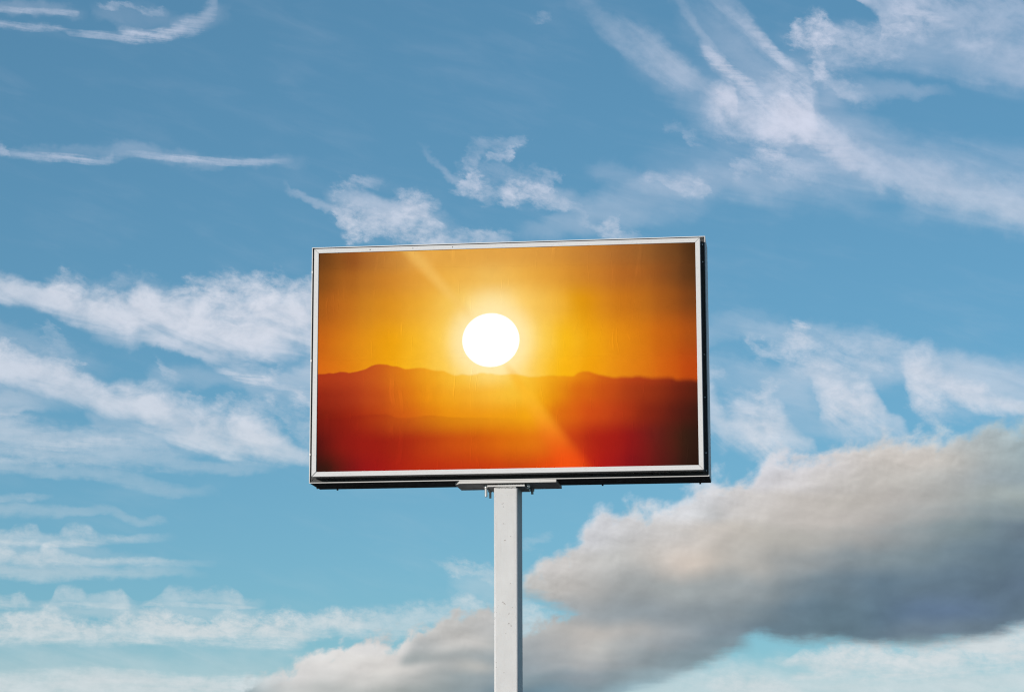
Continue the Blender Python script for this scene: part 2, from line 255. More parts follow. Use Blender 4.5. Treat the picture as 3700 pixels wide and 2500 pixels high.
    ('puff', [(-14.38,8.95,8.81,0.00), (-14.26,8.95,8.81,0.10), (-13.99,9.09,8.84,0.42), (-13.68,9.14,8.82,0.50), (-13.33,9.13,8.81,0.50), (-12.95,9.07,8.75,0.42), (-12.61,8.98,8.62,0.35), (-12.26,8.79,8.14,0.35), (-11.81,8.76,7.80,0.40), (-11.22,8.73,7.81,0.30), (-11.02,8.74,7.81,0.00)]),
    ('strat', [(-19.88,8.79,7.42,0.55), (-19.22,8.78,7.44,0.55), (-18.54,8.53,7.44,0.55), (-17.87,8.40,7.42,0.50), (-16.86,8.39,7.43,0.46), (-16.18,8.32,7.40,0.42), (-15.50,8.10,7.37,0.36), (-14.47,7.67,7.23,0.28), (-13.44,7.57,7.24,0.22), (-12.59,7.52,7.32,0.00)]),
    ('line', [(-18.70,7.92,7.77,0.00), (-18.52,7.93,7.78,0.20), (-18.02,7.95,7.80,0.40), (-17.52,7.99,7.82,0.50), (-16.68,8.08,7.91,0.50), (-16.01,8.00,7.88,0.25), (-15.33,7.96,7.86,0.00)]),
    ('strat', [(-19.72,8.73,8.48,0.35), (-19.22,8.73,8.50,0.38), (-18.72,8.75,8.56,0.28), (-18.15,8.71,8.61,0.00)]),
    ('haze', [(-19.73,9.24,8.70,0.40), (-19.24,9.25,8.71,0.40), (-18.57,9.17,8.60,0.35), (-17.89,8.89,8.55,0.15), (-17.38,8.77,8.53,0.00)]),
    ('haze', [(-17.21,8.84,8.53,0.00), (-16.70,8.71,8.34,0.30), (-16.19,8.56,8.15,0.30), (-15.50,8.30,7.96,0.25), (-14.82,8.11,7.77,0.15), (-14.13,7.91,7.68,0.00)]),
    ('strat', [(-19.69,7.52,7.10,0.36), (-19.17,7.51,7.11,0.36), (-18.13,7.50,7.13,0.30), (-17.07,7.42,7.08,0.28), (-16.01,7.37,6.85,0.24), (-14.93,7.05,6.67,0.22), (-14.04,6.88,6.70,0.00)]),
    ('strat', [(-19.66,6.71,6.46,0.25), (-19.14,6.70,6.48,0.28), (-18.62,6.76,6.49,0.38), (-18.17,6.79,6.57,0.22), (-17.82,6.75,6.57,0.00)]),
    ('strat', [(-19.66,6.53,6.06,0.30), (-19.14,6.54,6.07,0.30), (-18.09,6.49,6.11,0.25), (-17.39,6.43,6.16,0.24), (-16.87,6.51,6.20,0.18), (-15.97,6.17,5.88,0.22), (-15.41,6.22,5.95,0.22), (-15.09,6.16,5.98,0.00)]),
    ('puffh', [(-19.63,5.80,5.47,0.65), (-19.11,5.83,5.47,0.65), (-18.91,5.83,5.47,0.62), (-18.77,5.96,5.48,0.60), (-18.49,5.97,5.48,0.62), (-18.28,5.96,5.48,0.58), (-18.14,5.79,5.49,0.45), (-17.79,5.80,5.49,0.55), (-17.59,5.98,5.49,0.55), (-17.31,6.01,5.50,0.62), (-17.02,5.93,5.49,0.55), (-16.81,5.81,5.51,0.50), (-16.49,5.78,5.55,0.48), (-16.14,5.75,5.58,0.48), (-15.79,5.80,5.60,0.34), (-14.90,5.86,5.63,0.00)]),
    ('line', [(-19.62,5.58,5.47,0.50), (-19.10,5.59,5.48,0.55), (-18.41,5.60,5.49,0.55), (-18.17,5.55,5.50,0.25), (-17.89,5.59,5.50,0.50), (-17.19,5.60,5.50,0.50), (-16.73,5.55,5.51,0.00)]),
    ('puffh', [(-19.62,5.45,4.99,0.80), (-19.10,5.48,5.00,0.80), (-18.89,5.42,5.00,0.80), (-18.58,5.33,5.01,0.72), (-18.23,5.37,5.01,0.72), (-18.06,5.53,5.01,0.82), (-17.89,5.52,5.02,0.82), (-17.64,5.38,5.03,0.74), (-17.36,5.30,5.04,0.64), (-17.01,5.25,5.04,0.62), (-16.30,5.28,5.05,0.58), (-15.60,5.27,5.06,0.52), (-14.89,5.22,5.05,0.32), (-14.00,5.21,5.05,0.00)]),
    ('strat', [(-19.60,5.07,4.65,0.50), (-19.09,5.06,4.65,0.48), (-17.70,5.08,4.69,0.45), (-16.30,5.08,4.73,0.40), (-15.24,5.04,4.75,0.25), (-14.18,4.96,4.78,0.00)]),
    ('haze', [(-19.62,5.45,4.96,0.30), (-18.41,5.47,4.98,0.30), (-17.36,5.49,4.99,0.20), (-16.31,5.36,5.01,0.15), (-15.25,5.30,5.02,0.00)]),
    ('puffh', [(-19.58,4.33,4.03,0.55), (-19.06,4.36,4.04,0.55), (-18.85,4.36,4.04,0.60), (-18.55,4.43,4.05,0.68), (-18.37,4.28,4.03,0.45), (-18.16,4.23,4.05,0.22), (-17.88,4.27,4.09,0.35), (-17.72,4.56,4.09,0.50), (-17.51,4.58,4.09,0.58), (-17.23,4.57,4.10,0.58), (-16.98,4.38,4.08,0.45), (-16.70,4.42,4.07,0.45), (-16.28,4.49,4.06,0.68), (-16.10,4.35,4.06,0.50), (-15.93,4.25,4.08,0.18), (-15.64,4.26,4.13,0.35), (-15.40,4.36,4.13,0.40), (-15.09,4.59,4.12,0.52), (-14.73,4.59,4.12,0.58), (-14.45,4.51,4.12,0.52), (-13.99,4.60,4.11,0.45), (-13.53,4.49,4.09,0.68), (-13.31,4.33,4.08,0.45), (-12.81,4.33,4.10,0.00)]),
    ('line', [(-19.57,4.11,4.03,0.50), (-19.05,4.12,4.04,0.50), (-18.29,4.09,4.04,0.10), (-17.88,4.17,4.10,0.35), (-16.97,4.18,4.09,0.42), (-16.10,4.14,4.06,0.42), (-15.89,4.13,4.08,0.08), (-15.57,4.21,4.14,0.50), (-14.87,4.19,4.12,0.42), (-13.98,4.17,4.09,0.50), (-13.45,4.15,4.08,0.50), (-12.92,4.15,4.10,0.00)]),
    ('haze', [(-19.57,4.12,3.78,0.40), (-18.02,4.14,3.79,0.35), (-16.27,4.16,3.77,0.35), (-14.87,4.17,3.79,0.35), (-13.45,4.18,3.83,0.25), (-12.74,4.15,3.90,0.00)]),
    ('bandh', [(-19.56,3.97,3.18,0.88), (-19.05,3.96,3.18,0.88), (-18.77,3.99,3.17,0.90), (-18.36,3.96,3.19,0.88), (-18.02,4.11,3.18,0.90), (-17.84,4.13,3.17,0.90), (-17.49,3.94,3.18,0.90), (-16.79,3.84,3.17,0.90), (-16.41,3.98,3.18,0.90), (-16.09,4.02,3.19,0.90), (-15.75,4.10,3.20,0.92), (-15.47,4.15,3.20,0.95), (-15.15,4.03,3.20,0.95), (-14.68,3.89,3.18,0.95), (-14.15,3.88,3.17,0.95), (-13.66,4.04,3.17,0.95), (-13.09,4.01,3.15,0.95), (-12.74,4.01,3.14,0.95), (-12.38,4.14,3.13,0.90), (-12.02,3.98,3.13,0.82), (-11.74,4.01,3.28,0.75), (-11.38,4.12,3.35,0.85), (-10.87,4.12,3.38,0.85), (-10.52,4.09,3.38,0.60), (-10.02,4.04,3.45,0.25), (-9.73,4.02,3.48,0.00)]),
    ('puffh', [(-11.09,4.04,3.46,0.00), (-10.46,4.13,3.40,0.35), (-9.83,4.13,3.38,0.60), (-9.20,4.26,3.55,0.68), (-8.56,4.28,3.59,0.62), (-8.04,4.45,3.80,0.62), (-7.51,4.20,3.80,0.55), (-7.08,4.17,3.67,0.60), (-6.69,4.28,3.36,0.80), (-6.24,4.13,3.46,0.70), (-5.82,4.00,3.62,0.40), (-5.40,3.93,3.67,0.00)]),
    ('wisp', [(-8.89,5.25,5.10,0.00), (-8.72,5.25,5.10,0.10), (-8.25,5.20,4.95,0.70), (-7.82,5.10,4.87,0.65), (-7.45,5.03,4.78,0.55), (-6.98,4.93,4.72,0.00)]),
    ('haze', [(-8.46,5.14,4.51,0.00), (-7.82,5.04,4.30,0.30), (-7.08,4.93,4.20,0.30), (-6.55,4.82,4.19,0.00)]),
    ('wisp', [(-6.76,5.64,5.50,0.00), (-6.55,5.73,5.56,0.25), (-6.13,5.85,5.68,0.20), (-5.91,5.89,5.77,0.00)]),
    ('wisp', [(-8.25,4.39,4.18,0.00), (-7.93,4.36,4.13,0.40), (-7.61,4.28,4.05,0.30), (-7.30,4.20,3.99,0.00)]),
    ('strat', [(-19.51,2.58,1.84,0.80), (-19.00,2.58,1.84,0.80), (-18.48,2.62,1.84,0.80), (-17.97,2.63,1.84,0.78), (-17.28,2.71,1.85,0.82), (-16.23,2.69,1.85,0.82), (-15.18,2.59,1.85,0.85), (-14.48,2.55,1.85,0.88), (-13.77,2.52,1.85,0.90), (-13.07,2.48,1.86,0.90), (-12.36,2.44,1.86,0.80), (-11.82,2.35,1.86,0.00)]),
    ('line', [(-17.22,2.44,2.33,0.00), (-17.10,2.44,2.33,0.10), (-16.75,2.42,2.34,0.50), (-16.23,2.41,2.33,0.40), (-15.70,2.38,2.32,0.00)]),
    ('wisp', [(-1.28,10.49,10.08,0.00), (-1.16,10.49,10.08,0.10), (-0.89,10.38,9.94,0.65), (-0.72,10.26,9.97,0.60), (-0.47,10.36,10.03,0.50), (-0.26,10.52,10.03,0.70), (0.02,10.69,10.00,0.88), (0.22,10.59,9.93,0.80), (0.49,10.35,9.85,0.65), (0.90,10.29,9.78,0.52), (1.59,10.27,9.69,0.46), (2.27,10.28,9.74,0.42), (2.78,10.15,9.74,0.10), (3.28,10.06,9.76,0.00)]),
    ('haze', [(-1.40,10.94,10.46,0.00), (-1.15,10.93,10.46,0.10), (-0.46,10.85,10.24,0.28), (0.57,10.76,10.07,0.36), (1.94,10.63,9.97,0.36), (2.78,10.35,9.94,0.20), (3.29,10.20,9.93,0.00)]),
    ('puffd', [(0.08,9.88,9.54,0.00), (0.20,9.88,9.54,0.10), (0.41,9.79,8.85,0.60), (0.61,9.73,8.54,0.90), (0.88,9.64,8.40,0.97), (1.22,9.48,8.29,0.97), (1.56,9.40,8.25,0.93), (1.80,9.26,8.21,0.80), (2.05,8.71,8.13,0.60), (2.38,8.46,8.06,0.42), (2.62,8.35,8.08,0.00)]),
    ('haze', [(-0.38,10.10,9.55,0.00), (-0.13,10.09,9.55,0.15), (0.55,10.07,9.33,0.45), (1.24,10.06,9.17,0.45), (1.92,10.04,9.15,0.40), (2.60,9.95,9.27,0.25), (3.11,9.87,9.46,0.00)]),
    ('puffd', [(2.38,10.02,9.48,0.00), (2.50,10.02,9.48,0.20), (2.70,9.96,8.79,0.80), (3.01,10.02,8.62,0.93), (3.28,9.88,8.66,0.90), (3.60,9.54,8.73,0.88), (3.93,9.36,8.74,0.93), (4.26,9.25,8.66,0.90), (4.76,9.02,8.61,0.80), (5.33,8.83,8.53,0.70), (5.91,8.69,8.42,0.60)]),
    ('haze', [(2.59,10.02,9.27,0.00), (2.77,10.01,9.27,0.20), (3.28,10.00,9.12,0.42), (4.29,9.89,8.88,0.48), (5.37,9.78,8.51,0.48), (6.28,9.68,8.41,0.40)]),
    ('wisp', [(2.55,8.97,8.63,0.00), (2.67,8.96,8.62,0.20), (2.97,8.85,8.45,0.42), (3.31,8.84,8.37,0.42), (3.64,8.77,8.43,0.25), (4.07,8.68,8.38,0.10), (4.23,8.68,8.38,0.00)]),
    ('puffd', [(-2.48,9.59,8.29,0.00), (-2.36,9.59,8.29,0.60), (-2.12,9.38,8.21,0.62), (-1.95,9.07,8.04,0.65), (-1.71,8.79,8.04,0.70), (-1.44,8.87,7.98,0.80), (-1.09,8.93,7.87,0.90), (-0.78,9.03,7.80,0.95), (-0.50,8.99,7.76,0.90), (-0.30,8.73,7.79,0.75), (-0.04,8.31,7.79,0.60), (0.23,8.07,7.75,0.45), (0.43,7.96,7.76,0.00)]),
    ('wisp', [(-1.24,9.05,8.82,0.00), (-1.12,9.05,8.81,0.20), (-0.84,9.29,8.94,0.60), (-0.63,9.42,9.11,0.55), (-0.42,9.47,9.30,0.25), (-0.22,9.48,9.38,0.00)]),
    ('wisp', [(-2.04,9.14,8.86,0.00), (-1.88,9.13,8.86,0.10), (-1.43,9.25,8.92,0.42), (-1.08,9.22,8.98,0.42), (-0.85,9.12,8.98,0.10), (-0.73,9.11,8.98,0.00)]),
    ('haze', [(-2.58,10.07,9.04,0.00), (-2.35,10.07,9.04,0.20), (-1.69,10.06,9.03,0.22), (-0.83,9.90,9.01,0.30), (-0.14,9.82,8.79,0.36), (0.37,9.74,8.58,0.20), (0.71,9.53,8.57,0.00)]),
    ('wisp', [(-2.47,9.76,9.55,0.00), (-2.35,9.76,9.55,0.45), (-2.11,9.75,9.56,0.45), (-1.87,9.78,9.60,0.35), (-1.73,9.78,9.68,0.00)]),
    ('haze', [(-0.74,9.01,7.92,0.00), (-0.50,9.01,7.91,0.20), (0.18,8.86,7.97,0.25), (0.85,8.50,7.96,0.25), (1.87,8.34,8.00,0.20), (2.55,8.32,8.05,0.00)]),
    ('haze', [(-3.24,10.83,9.94,0.00), (-2.54,11.03,10.07,0.16), (-1.84,11.15,10.40,0.18), (-0.80,11.13,10.52,0.12), (-0.11,11.05,10.57,0.00)]),
    ('bandh', [(-0.70,2.84,2.67,0.00), (-0.53,2.84,2.67,0.20), (-0.04,3.10,2.65,0.75), (0.33,3.11,2.48,0.82), (0.71,3.33,2.40,0.93), (1.46,3.44,2.36,0.96), (2.20,3.43,2.33,0.96), (2.94,3.42,2.33,0.96), (3.68,3.59,2.39,0.96), (4.23,3.70,2.50,0.96), (5.13,3.83,2.51,0.96), (6.24,3.88,2.49,0.90)]),
    ('line', [(-0.56,2.47,2.39,0.00), (-0.43,2.47,2.38,0.10), (-0.06,2.51,2.39,0.85), (0.32,2.49,2.39,0.75), (1.06,2.44,2.36,0.10), (1.32,2.43,2.36,0.00)]),
    ('puffh', [(-2.64,2.33,2.18,0.00), (-2.46,2.33,2.18,0.10), (-1.93,2.44,1.82,0.82), (-1.36,2.52,1.82,0.90), (-0.80,2.43,1.82,0.86), (-0.36,2.27,1.82,0.65), (0.01,2.18,1.81,0.00)]),
    ('strat', [(-4.72,2.55,1.84,0.00), (-4.19,2.55,1.84,0.30), (-2.68,2.46,1.83,0.30), (-1.17,2.71,1.82,0.30), (-0.06,2.45,1.81,0.45), (1.80,2.43,1.80,0.55), (5.08,2.58,1.77,0.60), (6.18,2.57,1.76,0.60)]),
    ('wisp', [(-1.11,2.86,2.71,0.00), (-0.98,2.86,2.71,0.10), (-0.61,2.88,2.73,0.40), (-0.23,2.82,2.67,0.35), (0.14,2.74,2.63,0.00)]),
    ('haze', [(-6.25,2.67,1.62,0.00), (-5.32,2.66,1.62,0.20), (-2.67,2.80,1.61,0.40), (-0.04,2.93,1.59,0.48), (2.18,2.91,1.58,0.52), (6.20,2.93,1.55,0.52)]),
    ('haze', [(-19.54,3.43,1.63,0.38), (-17.30,3.38,1.64,0.38), (-15.20,3.33,1.64,0.36), (-13.08,3.26,1.65,0.32), (-10.58,2.95,1.65,0.24), (-7.72,2.77,1.64,0.20), (-6.72,2.77,1.64,0.00)]),
    ('wisp', [(-3.65,3.10,2.36,0.00), (-3.12,3.03,2.39,0.35), (-2.45,2.98,2.42,0.40), (-1.73,2.87,2.46,0.30), (-1.10,2.75,2.49,0.00)]),
]
BANK_TOP = [(-7.08,4.61), (-6.77,4.70), (-6.59,4.91), (-6.39,5.14), (-6.02,5.33), (-5.60,5.58), (-5.33,5.85), (-5.11,6.21), (-4.74,6.44), (-4.37,6.37), (-3.99,6.58), (-3.68,6.44), (-3.36,6.63), (-2.93,6.80), (-2.50,7.04), (-2.24,7.19), (-1.86,7.25), (-1.44,7.15), (-1.18,7.22), (-0.91,7.55), (-0.56,7.80), (-0.16,7.73), (0.26,7.74), (0.68,7.82), (1.21,7.95), (1.84,8.06), (2.37,8.12), (2.99,8.12), (3.51,8.23), (4.03,8.27), (4.55,8.40), (5.32,8.50), (7.12,8.69), (9.12,8.71), (10.50,8.90), (14.00,8.20), (18.00,7.40), (22.00,6.00), (26.00,5.00)]
BANK_BASE = [(-7.08,4.56), (-6.77,4.56), (-6.56,4.49), (-6.03,4.28), (-5.50,4.03), (-4.87,3.46), (-4.47,2.20), (-4.15,2.28), (-3.70,2.46), (-3.20,2.56), (-2.75,2.65), (-2.36,2.86), (-1.94,3.07), (-1.68,3.25), (-1.41,3.43), (-1.10,3.53), (-0.68,3.43), (-0.27,3.35), (0.25,3.29), (0.77,3.33), (1.39,3.28), (2.01,3.23), (2.62,3.21), (3.34,3.28), (3.85,3.33), (4.36,3.43), (5.12,3.64), (6.89,3.79), (8.87,3.80), (10.50,3.90), (14.00,4.10), (18.00,4.30), (22.00,4.70), (26.00,5.00)]
LOW_TOP = [(-13.67,1.91), (-13.26,2.19), (-12.84,2.36), (-12.43,2.57), (-11.91,2.90), (-11.39,3.09), (-10.77,3.28), (-10.24,3.36), (-9.72,3.28), (-9.40,3.47), (-9.09,3.61), (-8.67,3.78), (-8.03,3.96), (-7.51,4.07), (-7.08,3.97), (-6.82,3.62), (-6.64,3.44), (-6.40,3.62), (-6.14,3.75), (-5.61,3.90), (-4.97,4.03), (-4.23,4.08), (-3.39,4.02), (-2.34,3.96), (-1.51,3.75), (-1.10,3.22)]
LOW_BASE = [(-13.65,1.19), (-13.24,1.19), (-11.79,1.18), (-8.66,1.18), (-5.52,1.59), (-4.57,1.87), (-4.08,2.18), (-3.52,2.33), (-3.00,2.51), (-2.47,2.77), (-1.94,3.02), (-1.52,3.21), (-1.11,3.07)]
BANK_COLOUR = [
    (2.10, [(-13.3,(150,170,174)), (-12.4,(196,198,195)), (-11.2,(186,188,184)), (-9.7,(172,176,172)), (-8.5,(144,156,158)), (-7.5,(132,148,154)), (-6.6,(112,138,150)), (-5.3,(134,154,162)), (-3.9,(146,172,180))]),
    (2.44, [(-13.3,(168,184,186)), (-12.4,(212,211,208)), (-11.2,(207,205,200)), (-9.7,(192,191,186)), (-8.5,(158,166,166)), (-7.5,(146,157,160)), (-6.6,(134,150,156)), (-5.5,(142,152,157)), (-4.5,(144,158,163)), (-3.4,(150,170,176))]),
    (2.70, [(-13.3,(190,196,196)), (-12.0,(216,214,210)), (-10.4,(213,209,203)), (-9.5,(203,200,194)), (-8.8,(178,180,177)), (-7.8,(182,182,177)), (-7.3,(158,166,167)), (-6.6,(148,158,162)), (-5.6,(168,170,169)), (-4.7,(160,165,166)), (-3.6,(142,154,158)), (-2.6,(134,152,158)), (-1.3,(142,160,166))]),
    (2.91, [(-13.3,(205,206,206)), (-11.6,(219,217,213)), (-10.2,(216,212,206)), (-9.8,(206,203,198)), (-9.6,(163,168,166)), (-8.9,(166,170,168)), (-8.0,(164,169,168)), (-7.5,(158,166,167)), (-6.6,(156,164,167)), (-5.6,(176,176,173)), (-4.7,(170,172,170)), (-3.6,(146,156,159)), (-2.6,(132,148,154)), (-1.3,(140,156,162))]),
    (3.20, [(-13.3,(206,206,206)), (-11.6,(220,218,215)), (-10.2,(219,216,212)), (-9.7,(208,206,202)), (-9.4,(178,180,178)), (-8.7,(196,194,189)), (-7.7,(190,188,183)), (-7.1,(172,176,174)), (-6.6,(168,173,174)), (-5.6,(184,181,176)), (-4.7,(178,178,174)), (-3.6,(156,161,162)), (-2.5,(134,147,153)), (-1.3,(122,142,150))]),
    (3.53, [(-13.3,(206,206,206)), (-10.2,(208,207,204)), (-8.7,(196,194,189)), (-7.5,(184,184,181)), (-6.6,(178,181,180)), (-5.6,(186,182,176)), (-4.7,(184,180,174)), (-3.6,(164,166,165)), (-2.4,(140,150,155)), (-1.1,(112,130,140)), (0.8,(100,122,134)), (2.8,(108,126,140)), (5.1,(108,127,140))]),
    (4.00, [(-13.3,(206,206,206)), (-9.7,(205,204,202)), (-7.5,(190,188,184)), (-6.6,(172,177,178)), (-5.3,(160,165,166)), (-4.2,(148,156,159)), (-2.9,(140,149,153)), (-1.5,(132,144,149)), (-0.3,(108,127,138)), (1.3,(98,120,134)), (3.4,(98,119,142)), (5.1,(99,119,134))]),
    (4.57, [(-6.8,(190,190,186)), (-5.7,(188,184,178)), (-4.4,(166,168,166)), (-3.0,(158,163,162)), (-1.5,(150,157,158)), (-0.2,(125,138,144)), (1.3,(105,125,138)), (2.9,(103,123,137)), (4.1,(99,119,134)), (5.2,(96,115,132))]),
    (5.20, [(-6.6,(206,203,200)), (-5.5,(202,198,193)), (-4.2,(188,186,181)), (-3.0,(206,194,182)), (-1.9,(190,184,175)), (-0.6,(168,168,164)), (0.8,(140,149,152)), (2.4,(126,141,147)), (3.9,(109,128,139)), (5.2,(98,118,132))]),
    (5.83, [(-6.5,(208,208,210)), (-5.3,(207,207,209)), (-3.9,(202,200,198)), (-2.7,(204,198,191)), (-1.9,(196,189,180)), (-0.4,(182,178,170)), (1.4,(165,165,162)), (2.9,(140,150,152)), (4.1,(126,142,147)), (5.2,(112,129,140))]),
    (6.22, [(-6.5,(211,211,215)), (-5.1,(212,212,215)), (-4.0,(209,209,210)), (-3.0,(213,213,214)), (-2.4,(206,206,206)), (-2.0,(188,187,185)), (-1.6,(198,194,190)), (-0.6,(198,192,185)), (0.8,(186,180,173)), (2.4,(170,169,165)), (4.0,(148,157,158)), (5.2,(138,152,156))]),
    (6.67, [(-6.5,(212,213,218)), (-4.4,(213,216,221)), (-2.9,(218,220,224)), (-1.9,(204,203,203)), (-0.6,(202,196,190)), (0.9,(190,184,176)), (2.4,(180,176,170)), (3.8,(166,170,167)), (5.2,(158,168,166))]),
    (7.03, [(-6.5,(214,214,220)), (-3.4,(214,216,222)), (-2.3,(220,222,226)), (-1.9,(217,219,223)), (-1.6,(198,199,202)), (-1.0,(206,204,206)), (-0.2,(205,201,199)), (0.9,(198,193,187)), (2.4,(190,186,179)), (4.0,(168,173,172)), (5.3,(152,166,170))]),
    (7.51, [(-6.5,(214,214,220)), (-2.3,(215,217,222)), (-0.2,(206,204,206)), (1.4,(204,198,192)), (3.0,(198,192,184)), (4.0,(180,182,178)), (5.3,(160,174,176))]),
    (8.45, [(-6.5,(214,214,220)), (-1.2,(212,212,218)), (2.0,(206,208,212)), (3.5,(190,200,204)), (5.3,(168,184,188))]),
]
PRINT_SKY = [
    (0.431, [(-0.000,(214,104,24)), (0.114,(228,140,22)), (0.224,(242,172,26)), (0.305,(246,190,56)), (0.364,(250,208,100)), (0.463,(254,232,158)), (0.553,(252,212,110)), (0.611,(248,190,44)), (0.698,(242,168,20)), (0.770,(232,146,22)), (0.878,(214,112,22)), (0.950,(196,84,20)), (1.001,(180,68,20))]),
    (0.578, [(-0.000,(196,98,24)), (0.113,(222,140,26)), (0.224,(238,168,26)), (0.305,(246,190,60)), (0.363,(250,212,112)), (0.463,(255,244,200)), (0.554,(252,220,128)), (0.626,(246,192,52)), (0.699,(240,172,26)), (0.771,(230,148,22)), (0.879,(207,114,22)), (0.951,(184,90,22)), (1.001,(160,76,24))]),
    (0.739, [(0.000,(160,88,28)), (0.052,(182,102,30)), (0.112,(200,125,34)), (0.223,(224,154,42)), (0.319,(238,182,70)), (0.393,(246,206,112)), (0.463,(252,226,160)), (0.539,(248,204,110)), (0.663,(230,166,44)), (0.772,(207,128,30)), (0.880,(178,102,30)), (0.952,(144,78,28)), (0.999,(112,62,28))]),
    (0.866, [(0.000,(128,74,28)), (0.052,(158,92,32)), (0.111,(180,110,38)), (0.223,(212,142,50)), (0.334,(232,172,70)), (0.407,(234,178,80)), (0.463,(236,184,90)), (0.554,(232,172,72)), (0.664,(214,146,52)), (0.773,(188,114,42)), (0.881,(156,90,36)), (0.953,(116,68,32)), (0.998,(86,52,26))]),
    (0.965, [(-0.001,(104,62,28)), (0.051,(132,78,32)), (0.111,(158,94,40)), (0.222,(205,142,62)), (0.282,(226,166,76)), (0.333,(224,164,72)), (0.444,(224,164,74)), (0.554,(220,158,70)), (0.664,(203,138,58)), (0.773,(176,112,50)), (0.882,(140,88,42)), (0.954,(104,64,32)), (0.999,(74,46,24))]),
]
PRINT_HILLS = [
    (-0.003, [(0.001,(44,24,18)), (0.043,(78,26,20)), (0.116,(138,24,24)), (0.189,(160,30,22)), (0.262,(176,42,20)), (0.335,(186,50,20)), (0.444,(196,60,18)), (0.552,(202,68,18)), (0.617,(224,74,18)), (0.667,(232,76,20)), (0.718,(190,42,22)), (0.803,(144,24,26)), (0.875,(106,26,24)), (0.946,(64,28,22)), (1.000,(40,25,18))]),
    (0.127, [(0.000,(76,22,18)), (0.056,(128,28,20)), (0.115,(150,30,21)), (0.189,(158,36,20)), (0.262,(176,52,20)), (0.335,(198,76,20)), (0.444,(212,96,18)), (0.538,(222,114,18)), (0.596,(222,112,22)), (0.654,(206,80,22)), (0.711,(178,46,22)), (0.804,(152,28,24)), (0.876,(112,30,26)), (0.947,(70,32,22)), (1.000,(46,28,21))]),
    (0.238, [(0.000,(116,29,18)), (0.115,(162,46,20)), (0.188,(192,78,22)), (0.262,(214,108,22)), (0.335,(229,138,18)), (0.444,(235,150,16)), (0.517,(238,158,18)), (0.575,(240,162,20)), (0.625,(222,122,20)), (0.697,(210,88,22)), (0.769,(190,66,24)), (0.841,(150,46,22)), (0.912,(106,34,22)), (1.001,(58,28,20))]),
    (0.338, [(-0.000,(142,38,22)), (0.114,(174,62,27)), (0.188,(200,92,26)), (0.261,(222,128,22)), (0.335,(236,156,20)), (0.408,(240,166,26)), (0.463,(244,178,40)), (0.524,(246,186,42)), (0.589,(240,168,20)), (0.669,(218,118,20)), (0.734,(204,90,22)), (0.806,(176,66,24)), (0.913,(130,44,22)), (1.001,(84,32,20))]),
    (0.423, [(-0.000,(168,54,26)), (0.114,(186,74,30)), (0.187,(206,104,28)), (0.261,(226,138,24)), (0.334,(240,170,26)), (0.408,(246,192,56)), (0.463,(250,206,88)), (0.524,(248,196,58)), (0.589,(242,174,22)), (0.669,(232,146,20)), (0.734,(214,110,22)), (0.806,(190,76,26)), (0.914,(156,54,24)), (1.001,(118,40,22))]),
]
RIDGE = [(0.001,0.4430), (0.022,0.4426), (0.032,0.4465), (0.042,0.4448), (0.062,0.4505), (0.078,0.4486), (0.083,0.4454), (0.108,0.4517), (0.129,0.4609), (0.144,0.4733), (0.159,0.4809), (0.169,0.4818), (0.182,0.4796), (0.202,0.4710), (0.212,0.4697), (0.238,0.4565), (0.258,0.4592), (0.276,0.4606), (0.296,0.4542), (0.311,0.4471), (0.334,0.4454), (0.351,0.4326), (0.372,0.4223), (0.387,0.4277), (0.399,0.4233), (0.422,0.4263), (0.437,0.4326), (0.452,0.4286), (0.462,0.4282), (0.482,0.4218), (0.510,0.4229), (0.532,0.4211), (0.550,0.4135), (0.568,0.4081), (0.591,0.4094), (0.616,0.4127), (0.631,0.4117), (0.658,0.4093), (0.675,0.4069), (0.690,0.4213), (0.703,0.4272), (0.714,0.4276), (0.728,0.4198), (0.752,0.4081), (0.772,0.4009), (0.789,0.3960), (0.804,0.3997), (0.827,0.3975), (0.844,0.4011), (0.864,0.3961), (0.888,0.3908), (0.906,0.3927), (0.933,0.3904), (0.950,0.3799), (0.974,0.3823), (0.999,0.3750)]
RIDGE_LOW = [(0.002,0.2364), (0.043,0.2392), (0.082,0.2422), (0.109,0.2519), (0.145,0.2541), (0.178,0.2546), (0.195,0.2489), (0.211,0.2397), (0.241,0.2365), (0.266,0.2399), (0.296,0.2452), (0.321,0.2422), (0.362,0.2343), (0.447,0.2291), (0.553,0.2211), (0.627,0.2121), (0.727,0.2085), (0.801,0.2017), (0.899,0.1918), (0.997,0.1820)]

world = bpy.data.worlds.new('World')
scene.world = world
world.use_nodes = True
world.cycles.sampling_method = 'MANUAL'
world.cycles.sample_map_resolution = 512
nt = world.node_tree
nt.nodes.clear()
g = G(nt)

sky = g.node('ShaderNodeTexSky', sky_type='NISHITA')
sky.sun_disc = False
sky.sun_elevation = rad(SUN_EL)
sky.sun_rotation = rad(SUN_AZ)
sky.altitude = 0
sky.air_density = 0.8
sky.dust_density = 0.1
sky.ozone_density = 8.0
# one colour grade for the whole sky, as the photograph is graded (softer contrast, a little teal)
SKY_GAMMA = 0.65
gam = g.node('ShaderNodeGamma')
g.l.new(sky.outputs[0], gam.inputs[0])
gam.inputs[1].default_value = SKY_GAMMA
kk = SKY_STRENGTH ** SKY_GAMMA / SKY_STRENGTH
base = g.mix(1.0, gam.outputs[0], (0.845 * kk, 0.968 * kk, 0.812 * kk), 'MULTIPLY')
W_CLOUD = 1.0 / SKY_STRENGTH


